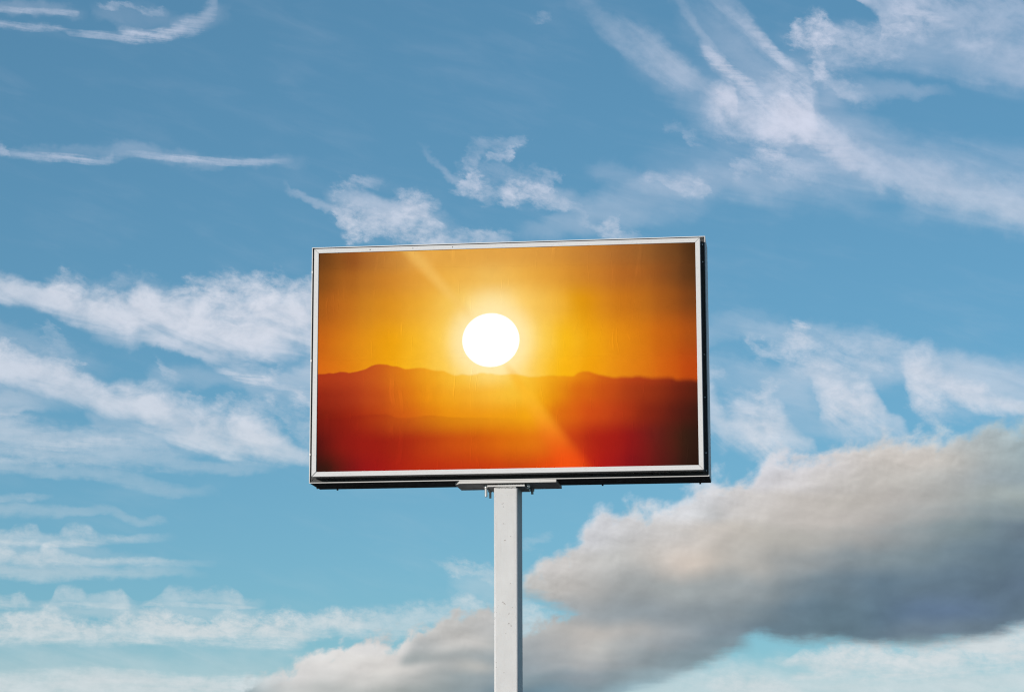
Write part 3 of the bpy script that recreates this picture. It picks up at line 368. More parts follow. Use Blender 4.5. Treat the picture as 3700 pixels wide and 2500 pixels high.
def build_sky():
    tc = g.node('ShaderNodeTexCoord')
    sep = g.node('ShaderNodeSeparateXYZ')
    g.l.new(tc.outputs['Generated'], sep.inputs[0])
    dx, dy, dz = sep.outputs
    az = g.mul(g.m('ARCTAN2', dx, dy), 180 / math.pi)
    el = g.mul(g.m('ARCSINE', dz), 180 / math.pi)
    P = g.vec(az, el)

    def stretched(angle, sx, sy, seed):
        a = rad(angle)
        x = g.mad(az, math.cos(a) * sx, g.mul(el, math.sin(a) * sx))
        y = g.mad(az, -math.sin(a) * sy, g.mul(el, math.cos(a) * sy))
        return g.vec(g.add(x, seed * 7.3), g.add(y, seed * 3.1))

    # displacement of the coordinates, so that no edge is a drawn curve
    w1 = g.noise(P, 0.55, 5, 0.56, dim='2D')[1]
    w2 = g.noise(stretched(0, 2.2, 3.0, 4.0), 1.0, 4, 0.6, dim='2D')[1]
    s1 = g.node('ShaderNodeSeparateColor'); g.l.new(w1, s1.inputs[0])
    s2 = g.node('ShaderNodeSeparateColor'); g.l.new(w2, s2.inputs[0])
    wx = g.add(g.mul(g.sub(s1.outputs[0], 0.5), 1.3), g.mul(g.sub(s2.outputs[0], 0.5), 0.30))
    wy = g.add(g.mul(g.sub(s1.outputs[1], 0.5), 0.8), g.mul(g.sub(s2.outputs[1], 0.5), 0.24))

    w4 = g.noise(stretched(-20, 1.6, 3.4, 14.0), 1.0, 6, 0.66, dim='2D')[1]
    s4 = g.node('ShaderNodeSeparateColor'); g.l.new(w4, s4.inputs[0])
    wx2 = g.mul(g.sub(s4.outputs[0], 0.5), 0.75)
    wy2 = g.mul(g.sub(s4.outputs[1], 0.5), 0.42)

    def warped(k):
        return g.mad(wx, k, az), g.mad(wy, k, el)
    coords = {'s': warped(0.10), 'f': (g.mad(wx2, 1.0, g.mad(wx, 0.25, az)), g.mad(wy2, 1.0, g.mad(wy, 0.25, el))), 'm': warped(0.55), 'l': warped(0.9)}

    def field(v, detail=8, rough=0.58, distort=0.0, gain=2.3):
        n = g.noise(v, 1.0, detail, rough, distort, dim='2D')[0]
        return g.mul(g.sub(n, 0.5), gain)
    puff = field(stretched(0, 1.2, 1.7, 1.0), 8, 0.55, 0.25, 2.8)
    fine = field(stretched(-8, 3.4, 5.4, 9.0), 6, 0.70, 0.2, 2.7)
    fib = field(stretched(-15, 0.5, 2.2, 2.0), 8, 0.56, 0.35, 2.8)
    dia = field(stretched(-40, 0.42, 2.3, 3.0), 8, 0.57, 0.3, 2.8)
    hor = field(stretched(-1.5, 0.6, 3.4, 5.0), 8, 0.62, 0.25, 2.6)
    strand = field(stretched(-4, 0.8, 12.0, 17.0), 5, 0.6, 0.15, 2.8)
    low = field(stretched(-12, 0.30, 0.6, 6.0), 4, 0.5)
    puffy = g.add(g.mul(puff, 0.65), g.mul(fine, 0.55))
    fib2 = g.add(g.mul(fib, 0.70), g.mul(puffy, 0.45))
    dia2 = g.add(g.mul(dia, 0.65), g.mul(puffy, 0.45))
    hor2 = g.add(g.mul(hor, 0.65), g.mul(puffy, 0.45))
    hazy = g.add(g.mul(low, 0.6), g.mul(fib, 0.5))
    wispn = g.add(g.mul(fib, 0.55), g.mul(fine, 0.60))
    puffs = g.add(g.mul(puff, 0.85), g.mul(fine, 0.15))
    fibs = g.add(g.mul(fib, 0.55), g.mul(puff, 0.40))

    # kind: coordinates, noise above, noise at the base, noise weight, value of full cover, power of the profile, widening
    KINDS = {
        'line': ('s', 'strand', None, 0.90, 1.40, 1.3, 2.3, 0.68),
        'wisp': ('f', 'wispn', None, 0.90, 1.55, 1.4, 2.3, 0.74),
        'haze': ('l', 'hazy', None, 0.50, 1.30, 1.5, 1.5, 1.05),
        'hazed': ('l', 'dia2', None, 0.55, 1.30, 1.2, 1.4, 0.95),
        'puff': ('f', 'puffy', None, 0.90, 1.55, 1.4, 2.1, 0.88),
        'puffd': ('m', 'puffs', 'dia2', 0.62, 1.32, 1.1, 1.65, 0.95),
        'puffh': ('s', 'puffy', 'hor2', 0.85, 1.40, 1.1, 1.38, 0.82),
        'band': ('m', 'puffs', 'fibs', 0.62, 1.20, 1.0, 1.28, 0.95),
        'bandh': ('s', 'puffy', 'hor2', 0.85, 1.28, 1.0, 1.24, 0.97),
        'strat': ('m', 'hor2', None, 0.65, 1.20, 1.0, 1.25, 0.95),
        'diag': ('m', 'dia2', None, 0.65, 1.40, 1.3, 1.85, 0.66),
        'diagp': ('m', 'dia2', 'puffs', 0.75, 1.40, 1.1, 1.60, 0.92),
    }
    E0, ER, WR = -4.0, 32.0, 6.0
    fields = {'strand': g.add(g.mul(strand, 0.7), g.mul(fine, 0.45)), 'wispn': wispn, 'puffs': puffs, 'fibs': fibs, 'hazy': hazy, 'puffy': puffy, 'dia2': dia2, 'hor2': hor2}
    names = ['clear'] + ['X' + k for k in coords] + ['Y' + k for k in coords] + list(fields)
    given = dict(fields)
    for k, (cx_, cy_) in coords.items():
        given['X' + k], given['Y' + k] = cx_, cy_

    def streak_group(bands):
        t = bpy.data.node_groups.new('cloud_streaks', 'ShaderNodeTree')
        for nme in names:
            t.interface.new_socket(nme, in_out='INPUT', socket_type='NodeSocketFloat')
        t.interface.new_socket('clear', in_out='OUTPUT', socket_type='NodeSocketFloat')
        q_ = G(t)
        gi = q_.node('NodeGroupInput')
        go = q_.node('NodeGroupOutput')
        i = {nme: gi.outputs[k] for k, nme in enumerate(names)}
        clear = i['clear']
        for kind, pts in bands:
            cs, top_n, base_n, k, full, power, widen, gain = KINDS[kind]
            a0, a1 = pts[0][0], pts[-1][0]
            xs = q_.mad(clear, 1e-9, i['X' + cs])   # keeps the streaks evaluated one after another
            nx = q_.m('MULTIPLY_ADD', xs, 1 / (a1 - a0), -a0 / (a1 - a0), clamp=True)
            tabs = ([], [], [])
            for a, t_, b_, amp in pts:
                q = min(max((a - a0) / (a1 - a0), 0), 1)
                tabs[0].append((q, ((t_ + b_) / 2 - E0) / ER))
                tabs[1].append((q, max((t_ - b_) / 2, 0.03) * widen / WR))
                tabs[2].append((q, amp * gain))
            c, w, amp = q_.curve(nx, *tabs)
            d = q_.div(q_.sub(i['Y' + cs], q_.mad(c, ER, E0)), q_.mul(w, WR))
            prof = q_.m('POWER', q_.m('MAXIMUM', q_.mad(q_.mul(d, d), -1.0, 1.0), 0.0), power)
            n = i[top_n]
            if base_n is not None:
                n = q_.add(i[base_n], q_.mul(q_.step(d, -0.5, 0.4), q_.sub(n, i[base_n])))
            # the noise works on the flanks and the body but cannot make cloud far outside
            lump = q_.step(q_.add(prof, q_.mul(q_.mul(n, k), q_.m('MINIMUM', q_.mul(prof, 2.5), 1.0))), 0.06, full)
            clear = q_.mul(clear, q_.mad(q_.mul(lump, amp), -1.0, 1.0))
        t.links.new(clear, go.inputs[0])
        return t

    clear = None
    for k in range(0, len(BANDS), 6):
        gn = g.node('ShaderNodeGroup')
        gn.node_tree = streak_group(BANDS[k:k + 6])
        for nme in names[1:]:
            g.l.new(given[nme], gn.inputs[nme])
        if clear is None:
            gn.inputs['clear'].default_value = 1.0
        else:
            g.l.new(clear, gn.inputs['clear'])
        clear = gn.outputs[0]
    veil = g.mul(g.step(hazy, -0.15, 1.0), 0.08)
    cover = g.sub(1.0, g.mul(clear, g.sub(1.0, veil)))

    # the same kind of sky all round: the listed streaks give way to scattered ones
    off = g.m('ABSOLUTE', g.add(az, 6.9))
    here = g.mul(g.step(off, 30.0, 15.0), g.step(el, 31.0, 21.0))
    here = g.mul(here, g.step(el, -3.0, 0.5))
    q = g.div(1.0, g.add(g.m('MAXIMUM', dz, 0.0), 0.14))
    flat = g.vec(g.mul(g.mul(dx, q), 1.1), g.mul(g.mul(dy, q), 0.7), 0.3)
    gen = g.noise(flat, 1.3, 9, 0.6, 0.5)[0]
    gen = g.mul(g.step(gen, 0.47, 0.72), 0.75)
    cover = g.add(g.mul(cover, here), g.mul(gen, g.sub(1.0, here)))

    # white cloud: a little lavender when thin and high, warmer when low
    hi = g.mix(g.step(el, 3.0, 15.0), tuple(v * W_CLOUD for v in lin((212, 219, 222))),
               tuple(v * W_CLOUD for v in lin((206, 212, 230))))
    mid = g.mix(g.step(el, 6.0, 11.0), hi, tuple(v * W_CLOUD for v in lin((216, 220, 231))))
    white = g.mix(g.step(el, 12.0, 15.0), mid, hi)
    shade = g.mad(fib2, 0.05, g.mad(puffy, 0.05, 1.0))
    sc = g.node('ShaderNodeVectorMath', operation='SCALE')
    g.l.new(white, sc.inputs[0]); g.l.new(shade, sc.inputs['Scale'])
    col = g.mix(cover, base, sc.outputs[0])

    # the grey cumulus bank at the right, and its lower lobe behind the post
    X, Y = coords['s']

    def height(tab):
        a0, a1 = tab[0][0], tab[-1][0]
        nx = g.m('MULTIPLY_ADD', X, 1 / (a1 - a0), -a0 / (a1 - a0), clamp=True)
        c, = g.curve(nx, [((a - a0) / (a1 - a0), (e - E0) / ER) for a, e in tab])
        return g.mad(c, ER, E0)
    bill = g.noise(stretched(20, 1.7, 2.1, 12.0), 1.0, 8, 0.53, 0.1, dim='2D')[0]
    bill = g.mul(g.sub(bill, 0.5), 1.20)
    under = g.mul(hor2, 0.22)

    def body(top, low_, x0, x1, d_out, d_in):
        dt = g.add(g.sub(height(top), Y), bill)
        db = g.add(g.sub(Y, height(low_)), under)
        al = g.mul(g.step(dt, d_out, d_in), g.step(db, -0.28, 0.16))
        al = g.mul(al, g.mul(g.step(az, x0 - 0.1, x0 + 0.5), g.step(az, x1, x1 - 0.6)))
        return al, dt
    a1, d1 = body(BANK_TOP, BANK_BASE, BANK_TOP[0][0], 27.0, -0.20, 0.44)
    a2, d2 = body(LOW_TOP, LOW_BASE, LOW_TOP[0][0] - 0.2, LOW_TOP[-1][0], -0.22, 0.16)
    alpha = g.m('MAXIMUM', a1, a2)
    w3 = g.noise(P, 0.5, 2, 0.4, dim='2D')[1]
    s3 = g.node('ShaderNodeSeparateColor'); g.l.new(w3, s3.inputs[0])
    cx = g.mad(g.sub(s3.outputs[0], 0.5), 0.9, az)
    cy = g.mad(g.sub(s3.outputs[1], 0.5), 0.6, el)
    x0 = min(r[1][0][0] for r in BANK_COLOUR) - 0.5
    x1 = max(r[1][-1][0] for r in BANK_COLOUR) + 0.5
    grey = g.grid(cx, cy, BANK_COLOUR, x0, x1)
    grey = g.mix(1.0, grey, (0.995, 1.012, 1.045), 'MULTIPLY')
    # soft relief: the sunward side of each billow is a little lighter
    r1 = g.noise(stretched(0, 0.7, 1.1, 20.0), 1.0, 4, 0.45, 0.2, dim='2D')[0]
    va = g.node('ShaderNodeVectorMath', operation='ADD')
    g.l.new(stretched(0, 0.7, 1.1, 20.0), va.inputs[0])
    va.inputs[1].default_value = (-0.16, 0.20, 0.0)
    r2 = g.noise(va.outputs[0], 1.0, 4, 0.45, 0.2, dim='2D')[0]
    relief = g.mad(g.sub(r1, r2), 0.42, 1.0)
    f1_ = stretched(0, 2.0, 2.8, 23.0)
    vb = g.node('ShaderNodeVectorMath', operation='ADD')
    g.l.new(f1_, vb.inputs[0])
    vb.inputs[1].default_value = (-0.12, 0.20, 0.0)
    q1 = g.noise(f1_, 1.0, 6, 0.55, 0.2, dim='2D')[0]
    q2 = g.noise(vb.outputs[0], 1.0, 6, 0.55, 0.2, dim='2D')[0]
    dtop = g.m('MAXIMUM', d1, d2)
    near = g.step(dtop, 2.2, 0.2, 0.22, 1.0)
    relief = g.add(relief, g.mul(g.mul(g.sub(q1, q2), 0.34), near))
    edge = g.mul(g.step(dtop, 0.6, 0.05), 0.12)
    sc = g.node('ShaderNodeVectorMath', operation='SCALE')
    g.l.new(grey, sc.inputs[0]); g.l.new(g.mul(g.add(relief, edge), W_CLOUD), sc.inputs['Scale'])
    col = g.mix(alpha, col, sc.outputs[0])
    bg = g.node('ShaderNodeBackground')
    g.l.new(col, bg.inputs['Color'])
    bg.inputs['Strength'].default_value = SKY_STRENGTH
    out = g.node('ShaderNodeOutputWorld')
    g.l.new(bg.outputs[0], out.inputs[0])


build_sky()


# ------------------------------------------------------------------ materials
def material(name):
    m = bpy.data.materials.new(name)
    m.use_nodes = True
    m.node_tree.nodes.clear()
    gg = G(m.node_tree)
    bs = gg.node('ShaderNodeBsdfPrincipled')
    out = gg.node('ShaderNodeOutputMaterial')
    gg.l.new(bs.outputs[0], out.inputs[0])
    return m, gg, bs


def bump(gg, bs, h, strength, dist):
    b = gg.node('ShaderNodeBump')
    b.inputs['Strength'].default_value = strength
    b.inputs['Distance'].default_value = dist
    gg.put(b.inputs['Height'], h)
    gg.l.new(b.outputs[0], bs.inputs['Normal'])


def painted(name, colour, rough=0.5, grain=(6, 6, 6), amount=0.06, chips=0.0, spec=0.15, bump_d=0.0006):
    m, gg, bs = material(name)
    tc = gg.node('ShaderNodeTexCoord').outputs['Object']
    mp = gg.node('ShaderNodeMapping')
    mp.inputs['Scale'].default_value = grain
    gg.l.new(tc, mp.inputs[0])
    n1 = gg.noise(mp.outputs[0], 1.0, 6, 0.6)[0]
    n2 = gg.noise(tc, 2.3, 4, 0.55)[0]
    n3 = gg.noise(tc, 75.0, 3, 0.6)[0]
    k = gg.add(gg.mul(gg.sub(n1, 0.5), amount * 2), gg.mul(gg.sub(n2, 0.5), amount * 1.6))
    k = gg.add(k, gg.mul(gg.sub(n3, 0.5), amount * 1.2))
    sc = gg.node('ShaderNodeVectorMath', operation='SCALE')
    sc.inputs[0].default_value = colour
    gg.l.new(gg.add(k, 1.0), sc.inputs['Scale'])
    col = sc.outputs[0]
    if chips:
        nc = gg.noise(tc, 26.0, 3, 0.5)[0]
        nm = gg.noise(tc, 1.7, 2, 0.5)[0]
        f = gg.step(gg.mad(nm, 0.22, nc), 0.845 - chips, 0.875 - chips)
        col = gg.mix(gg.mul(f, 0.8), col, (0.17, 0.15, 0.13))
        st = gg.node('ShaderNodeMapping')
        st.inputs['Scale'].default_value = (34, 34, 1.1)
        gg.l.new(tc, st.inputs[0])
        ns = gg.noise(st.outputs[0], 1.0, 4, 0.6)[0]
        col = gg.mix(gg.mul(gg.step(ns, 0.58, 0.78), 0.22), col, (0.30, 0.27, 0.23))
    gg.put(bs.inputs['Base Color'], col)
    bs.inputs['Roughness'].default_value = rough
    bs.inputs['Specular IOR Level'].default_value = spec
    bump(gg, bs, gg.add(n3, gg.mul(n1, 0.6)), 0.5, bump_d)
    return m


M_FRAME = painted('white_frame_paint', (0.495, 0.497, 0.496), 0.45, (3, 60, 60), 0.05)
M_POLE = painted('weathered_white_pole_paint', (0.465, 0.466, 0.464), 0.5, (9, 9, 5), 0.08, chips=0.036)
M_CAB = painted('cabinet_grey_paint', (0.62, 0.61, 0.59), 0.5, (4, 4, 30), 0.10)
M_FLANGE_SHADE = painted('dark_flange_shade', (0.045, 0.045, 0.044), 0.6, (20, 20, 20), 0.3)  # shade of the gap round the frame, put into the flange colour
M_UNDER_SHADE = painted('dark_underside_shade', (0.05, 0.05, 0.05), 0.6, (20, 20, 20), 0.25)  # shade under the cabinet, put into the colour
M_PLATE = painted('white_plate_paint', (0.47, 0.467, 0.46), 0.5, (5, 40, 40), 0.08, chips=0.04)
M_BOLT = painted('galvanised_steel', (0.46, 0.46, 0.45), 0.35, (30, 30, 30), 0.12)
M_BOLT.node_tree.nodes['Principled BSDF'].inputs['Metallic'].default_value = 0.6
M_SCREW = painted('dark_screw', (0.03, 0.03, 0.03), 0.6)
M_SCREW.name = 'dark_screw_metal'

PW, PH = 4.0, 2.344        # the printed sheet
PRINT_GAIN = 0.78


def print_material():
    m, gg, bs = material('pasted_poster_print')
    tc = gg.node('ShaderNodeTexCoord').outputs['Object']
    sp = gg.node('ShaderNodeSeparateXYZ')
    gg.l.new(tc, sp.inputs[0])
    x, y, z = sp.outputs
    u = gg.mad(x, 1 / PW, 0.5)
    v = gg.mad(z, 1 / PH, 0.5)
    nw = gg.noise(gg.vec(u, v), 5.0, 3, 0.5)[1]
    sw = gg.node('ShaderNodeSeparateColor')
    gg.l.new(nw, sw.inputs[0])
    uu = gg.mad(gg.sub(sw.outputs[0], 0.5), 0.03, u)
    vv = gg.mad(gg.sub(sw.outputs[1], 0.5), 0.03, v)
    sky_c = gg.grid(uu, vv, PRINT_SKY, 0, 1)
    hill_c = gg.grid(uu, vv, PRINT_HILLS, 0, 1)
    jag = gg.mul(gg.sub(gg.noise(gg.vec(gg.mul(u, 60.0), 0.0), 1.0, 4, 0.6)[0], 0.5), 0.006)
    r1, = gg.curve(u, [(a, b) for a, b in RIDGE])
    r2, = gg.curve(u, [(a, b) for a, b in RIDGE_LOW])
    hx = gg.div(gg.sub(u, 0.4612), 0.0753)
    hy = gg.div(gg.sub(v, 0.5790), 0.1220)
    rr = gg.m('SQRT', gg.add(gg.mul(hx, hx), gg.mul(hy, hy)))
    soft = gg.add(gg.step(u, 0.55, 1.0, 0.0, 0.012), gg.step(rr, 4.5, 1.4, 0.0, 0.003))
    above = gg.sub(v, gg.add(r1, jag))
    f1 = gg.step(gg.div(above, gg.add(soft, 0.004)), -1.0, 1.0)
    col = gg.mix(f1, hill_c, sky_c)
    below = gg.sub(gg.add(r2, gg.mul(jag, 1.4)), v)
    f2 = gg.mul(gg.step(below, -0.006, 0.006), gg.step(below, 0.22, 0.0))
    f2 = gg.mul(f2, gg.step(u, 0.62, 0.30))
    col = gg.mix(gg.mul(f2, 0.20), col, lin((120, 18, 22)))
    # glow and streak of light in the printed picture
    g1 = gg.m('POWER', gg.step(rr, 2.1, 0.9), 1.7)
    g1 = gg.mul(g1, gg.mad(f1, 0.66, 0.34))
    col = gg.mix(gg.mul(g1, 0.80), col, lin((255, 240, 190)))
    g2 = gg.m('POWER', gg.step(rr, 3.6, 1.0), 1.4)
    col = gg.mix(gg.mul(g2, 0.22), col, lin((255, 214, 112)))
    ux = gg.sub(u, 0.4612)
    vy = gg.sub(v, 0.5790)
    upb = gg.div(gg.mad(vy, 0.51, ux), gg.mad(vy, 0.055, 0.018))
    dnb = gg.div(gg.mad(vy, 0.378, ux), gg.mad(vy, -0.078, 0.004))
    bu = gg.mul(gg.step(gg.m('ABSOLUTE', upb), 1.0, 0.0), gg.step(vy, 0.06, 0.20))
    bd = gg.mul(gg.step(dnb, 1.25, 0.15), gg.step(vy, -0.08, -0.20))
    bd = gg.mul(bd, gg.step(dnb, -1.35, -0.1))
    bd = gg.mul(bd, gg.step(vy, -0.62, -0.40, 0.75, 1.0))
    col = gg.mix(gg.mul(bu, 0.50), col, lin((244, 196, 104)))
    bcol = gg.mix(gg.step(v, 0.02, 0.34), lin((246, 86, 22)), lin((250, 184, 46)))
    col = gg.mix(gg.mul(bd, 0.62), col, bcol)
    disc = gg.step(rr, 1.02, 0.975)
    # print grain and the faint mottling of pasted paper
    gr = gg.noise(tc, 160.0, 2, 0.6)[0]
    mot = gg.noise(tc, 9.0, 5, 0.6)[0]
    k = gg.add(gg.mul(gg.sub(gr, 0.5), 0.16), gg.mul(gg.sub(mot, 0.5), 0.10))
    sc = gg.node('ShaderNodeVectorMath', operation='SCALE')
    gg.l.new(col, sc.inputs[0])
    gg.l.new(gg.mul(gg.add(k, 1.0), 0.93 * PRINT_GAIN), sc.inputs['Scale'])
    sheet = gg.mix(disc, sc.outputs[0], (0.90, 0.90, 0.90))
    bs.inputs['Roughness'].default_value = 0.62
    bs.inputs['Specular IOR Level'].default_value = 0.0
    # creases and sheet joints of the paper
    wob = gg.noise(tc, 1.3, 2, 0.5)[1]
    wv = gg.node('ShaderNodeVectorMath', operation='MULTIPLY_ADD')
    gg.l.new(wob, wv.inputs[0])
    wv.inputs[1].default_value = (0.22, 0.0, 0.0)
    gg.l.new(tc, wv.inputs[2])

    def creases(sx, sz, width, lo, hi, seed):
        mp = gg.node('ShaderNodeMapping')
        mp.inputs['Location'].default_value = (seed, 0, seed * 0.7)
        mp.inputs['Scale'].default_value = (sx, 1.0, sz)
        gg.l.new(wv.outputs[0], mp.inputs[0])
        c1 = gg.noise(mp.outputs[0], 1.0, 1, 0.4)[0]
        r = gg.step(gg.m('ABSOLUTE', gg.sub(c1, 0.5)), width, 0.0)
        gate = gg.noise(gg.vec(gg.mul(x, 4.0), gg.mul(z, 2.2), seed), 1.0, 2, 0.5)[0]
        return gg.mul(r, gg.step(gate, lo, hi)), mp
    ca, mp = creases(4.5, 0.16, 0.011, 0.54, 0.66, 3.0)
    cb, _ = creases(9.0, 0.40, 0.012, 0.55, 0.66, 11.0)
    wav = gg.noise(mp.outputs[0], 1.7, 4, 0.5)[0]
    h = gg.add(gg.add(gg.mul(ca, 0.55), gg.mul(cb, 0.45)), gg.mul(wav, 1.0))
    for sv, sl in ((0.505, -0.012), (0.925, -0.02)):
        ln = gg.sub(v, gg.add(gg.mad(u, sl, sv), gg.mul(jag, 0.3)))
        h = gg.add(h, gg.mul(gg.step(ln, -0.0015, 0.0015), 0.28))
    fold_light = gg.node('ShaderNodeVectorMath', operation='SCALE')
    gg.l.new(sheet, fold_light.inputs[0])
    gg.l.new(gg.mad(gg.add(ca, cb), 0.07, 1.0), fold_light.inputs['Scale'])  # crease lines lightened as if catching light, put into the base colour
    gg.l.new(fold_light.outputs[0], bs.inputs['Base Color'])
    bump(gg, bs, h, 0.40, 0.006)
    return m


M_PRINT = print_material()


def ground_material():
    m, gg, bs = material('dark_gravelly_asphalt')
    tc = gg.node('ShaderNodeTexCoord').outputs['Object']
    n = gg.noise(tc, 0.05, 8, 0.6)[0]
    n2 = gg.noise(tc, 3.0, 8, 0.65)[0]
    gg.put(bs.inputs['Base Color'], gg.ramp(gg.mad(n2, 0.5, gg.mul(n, 0.5)), [(0.3, (0.022, 0.022, 0.021)), (0.7, (0.045, 0.043, 0.039))]))
    bs.inputs['Roughness'].default_value = 0.95
    bump(gg, bs, n2, 0.6, 0.02)
    return m


M_GROUND = ground_material()


# ------------------------------------------------------------------ mesh helpers
def link(name, bm, mat, parent=None, smooth=False):
    bmesh.ops.recalc_face_normals(bm, faces=bm.faces)
    me = bpy.data.meshes.new(name)
    bm.to_mesh(me)
    bm.free()
    me.materials.append(mat)
    if smooth:
        for p in me.polygons:
            p.use_smooth = True
    o = bpy.data.objects.new(name, me)
    C.objects.link(o)
    if parent is not None:
        o.parent = parent
    return o


def prism(bm, outline, y0, y1):
    """Solid with an x-z outline, running from y0 to y1."""
    a = [bm.verts.new((x, y0, z)) for x, z in outline]
    b = [bm.verts.new((x, y1, z)) for x, z in outline]
    n = len(outline)
    bm.faces.new(a)
    bm.faces.new(list(reversed(b)))
    for i in range(n):
        bm.faces.new((a[i], b[i], b[(i + 1) % n], a[(i + 1) % n]))


def box(bm, x0, x1, y0, y1, z0, z1):
    prism(bm, [(x0, z0), (x1, z0), (x1, z1), (x0, z1)], y0, y1)


def plan(bm, outline, z0, z1):
    """Solid with an x-y outline, running from z0 to z1."""
    a = [bm.verts.new((x, y, z0)) for x, y in outline]
    b = [bm.verts.new((x, y, z1)) for x, y in outline]
    n = len(outline)
    bm.faces.new(a)
    bm.faces.new(list(reversed(b)))
    for i in range(n):
        bm.faces.new((a[i], b[i], b[(i + 1) % n], a[(i + 1) % n]))


def soften(bm, width, seg=2):
    bmesh.ops.recalc_face_normals(bm, faces=bm.faces)
    bmesh.ops.bevel(bm, geom=list(bm.edges), offset=width, segments=seg, profile=0.5, affect='EDGES')


def rod(bm, x, y, z0, z1, r, n=12, turn=0.0):
    ring = [(x + r * math.cos(turn + 2 * math.pi * i / n), y + r * math.sin(turn + 2 * math.pi * i / n)) for i in range(n)]
    plan(bm, ring, z0, z1)


# ------------------------------------------------------------------ ground
bm = bmesh.new()
bmesh.ops.create_circle(bm, cap_ends=True, segments=96, radius=9000)
gr = link('ground', bm, M_GROUND)
gr['kind'] = 'structure'

# ------------------------------------------------------------------ the billboard
B = bpy.data.objects.new('billboard', None)
C.objects.link(B)
B.location = (0, 0, 0)
B['label'] = 'white framed billboard on a single square white post, showing an orange sunset over hills'
B['category'] = 'billboard'


def part(name, bm, mat, parent=B, smooth=False):
    return link(name, bm, mat, parent, smooth)


def raise_up(bm):
    for v in bm.verts:
        v.co.z += BOARD_Z


# frame: four mitred rails standing proud of the cabinet
XO, ZT, ZB = 2.047, 1.214, -1.222      # outer edge of the rails
XI, ZI, ZJ = 1.998, 1.1665, -1.1715      # sight edge
Y_FACE, Y_BACK = -0.009, 0.128
GAP = 0.0012


def rail(outline):
    bm = bmesh.new()
    prism(bm, outline, Y_FACE, Y_BACK)
    soften(bm, 0.0025, 1)
    raise_up(bm)
    return part('frame_rail', bm, M_FRAME)


rail([(-XO + GAP, ZT), (XO - GAP, ZT), (XI - GAP, ZI), (-XI + GAP, ZI)])
rail([(-XO + GAP * 4, ZB), (XO - GAP, ZB), (XI - GAP, ZJ), (-XI + GAP * 4, ZJ)])
rail([(-XO, ZT - GAP), (-XI, ZI - GAP), (-XI, ZJ + GAP * 2), (-XO, ZB + GAP * 2)])
rail([(XO, ZT - GAP), (XI, ZI - GAP), (XI, ZJ + GAP), (XO, ZB + GAP)])

# the poster, pasted on a board behind the rails
bm = bmesh.new()
NX, NZ = 60, 36
vs = [[bm.verts.new((-PW / 2 - 0.004 + (PW + 0.008) * i / NX, 0.0, -PH / 2 - 0.006 + (PH + 0.012) * j / NZ)) for i in range(NX + 1)] for j in range(NZ + 1)]
for j in range(NZ):
    for i in range(NX):
        bm.faces.new((vs[j][i], vs[j][i + 1], vs[j + 1][i + 1], vs[j + 1][i]))
for row in vs:
    for v in row:
        v.co.y += 0.0012 * math.sin(v.co.x * 5.1 + 1.3 * math.sin(v.co.z * 3.0)) + 0.0008 * math.sin(v.co.x * 13.7 + v.co.z * 2.0)
po = part('poster', bm, M_PRINT, smooth=True)
po.location = (0, 0, BOARD_Z)
po['label'] = 'pasted paper poster of a white sun over orange and red hills'
for poly in po.data.polygons:
    if poly.normal.y > 0:
        po.data.flip_normals()
        break

# cabinet behind: box, four flange strips on its face coloured as if in shade, four thin lips round the edge
CX, CT, CB = 2.098, 1.259, -1.275
Y_LIP, Y_FLANGE, Y_REAR = 0.112, 0.132, 0.675
bm = bmesh.new()
box(bm, -CX + 0.001, CX - 0.001, Y_FLANGE + 0.006, Y_REAR, CB + 0.012, CT - 0.004)
raise_up(bm)
part('cabinet', bm, M_CAB)
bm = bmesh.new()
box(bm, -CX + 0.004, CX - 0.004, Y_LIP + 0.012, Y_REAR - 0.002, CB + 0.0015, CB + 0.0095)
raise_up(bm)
part('underside_shade_panel', bm, M_UNDER_SHADE)  # dark sheet whose colour stands for the shade on the cabinet's underside


def strip(name, outline, y0, y1, mat):
    bm = bmesh.new()
    prism(bm, outline, y0, y1)
    soften(bm, 0.0008, 1)
    raise_up(bm)
    return part(name, bm, mat)


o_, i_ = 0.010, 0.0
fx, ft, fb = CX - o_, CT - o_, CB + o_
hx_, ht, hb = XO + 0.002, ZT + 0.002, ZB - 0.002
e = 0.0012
strip('cabinet_flange', [(-fx + e, ft), (fx - e, ft), (hx_ - e, ht), (-hx_ + e, ht)], Y_FLANGE - 0.004, Y_FLANGE + 0.005, M_FLANGE_SHADE)
strip('cabinet_flange', [(-fx + e, fb), (fx - e, fb), (hx_ - e, hb), (-hx_ + e, hb)], Y_FLANGE - 0.004, Y_FLANGE + 0.005, M_FLANGE_SHADE)
strip('cabinet_flange', [(-fx, ft - e), (-hx_, ht - e), (-hx_, hb + e), (-fx, fb + e)], Y_FLANGE - 0.004, Y_FLANGE + 0.005, M_FLANGE_SHADE)
strip('cabinet_flange', [(fx, ft - e), (hx_, ht - e), (hx_, hb + e), (fx, fb + e)], Y_FLANGE - 0.004, Y_FLANGE + 0.005, M_FLANGE_SHADE)
t_ = 0.0085
strip('edge_lip', [(-CX, CT), (CX, CT), (CX, CT - t_), (-CX, CT - t_)], Y_LIP, Y_FLANGE + 0.004, M_FRAME)
strip('edge_lip', [(-CX, CB), (CX, CB), (CX, CB + t_), (-CX, CB + t_)], Y_LIP, Y_LIP + 0.010, M_FRAME)
strip('edge_lip', [(-CX, CB + t_ + e), (-CX + t_, CB + t_ + e), (-CX + t_, CT - t_ - e), (-CX, CT - t_ - e)], Y_LIP, Y_FLANGE + 0.004, M_FRAME)
strip('edge_lip', [(CX, CB + t_ + e), (CX - t_, CB + t_ + e), (CX - t_, CT - t_ - e), (CX, CT - t_ - e)], Y_LIP, Y_FLANGE + 0.004, M_FRAME)

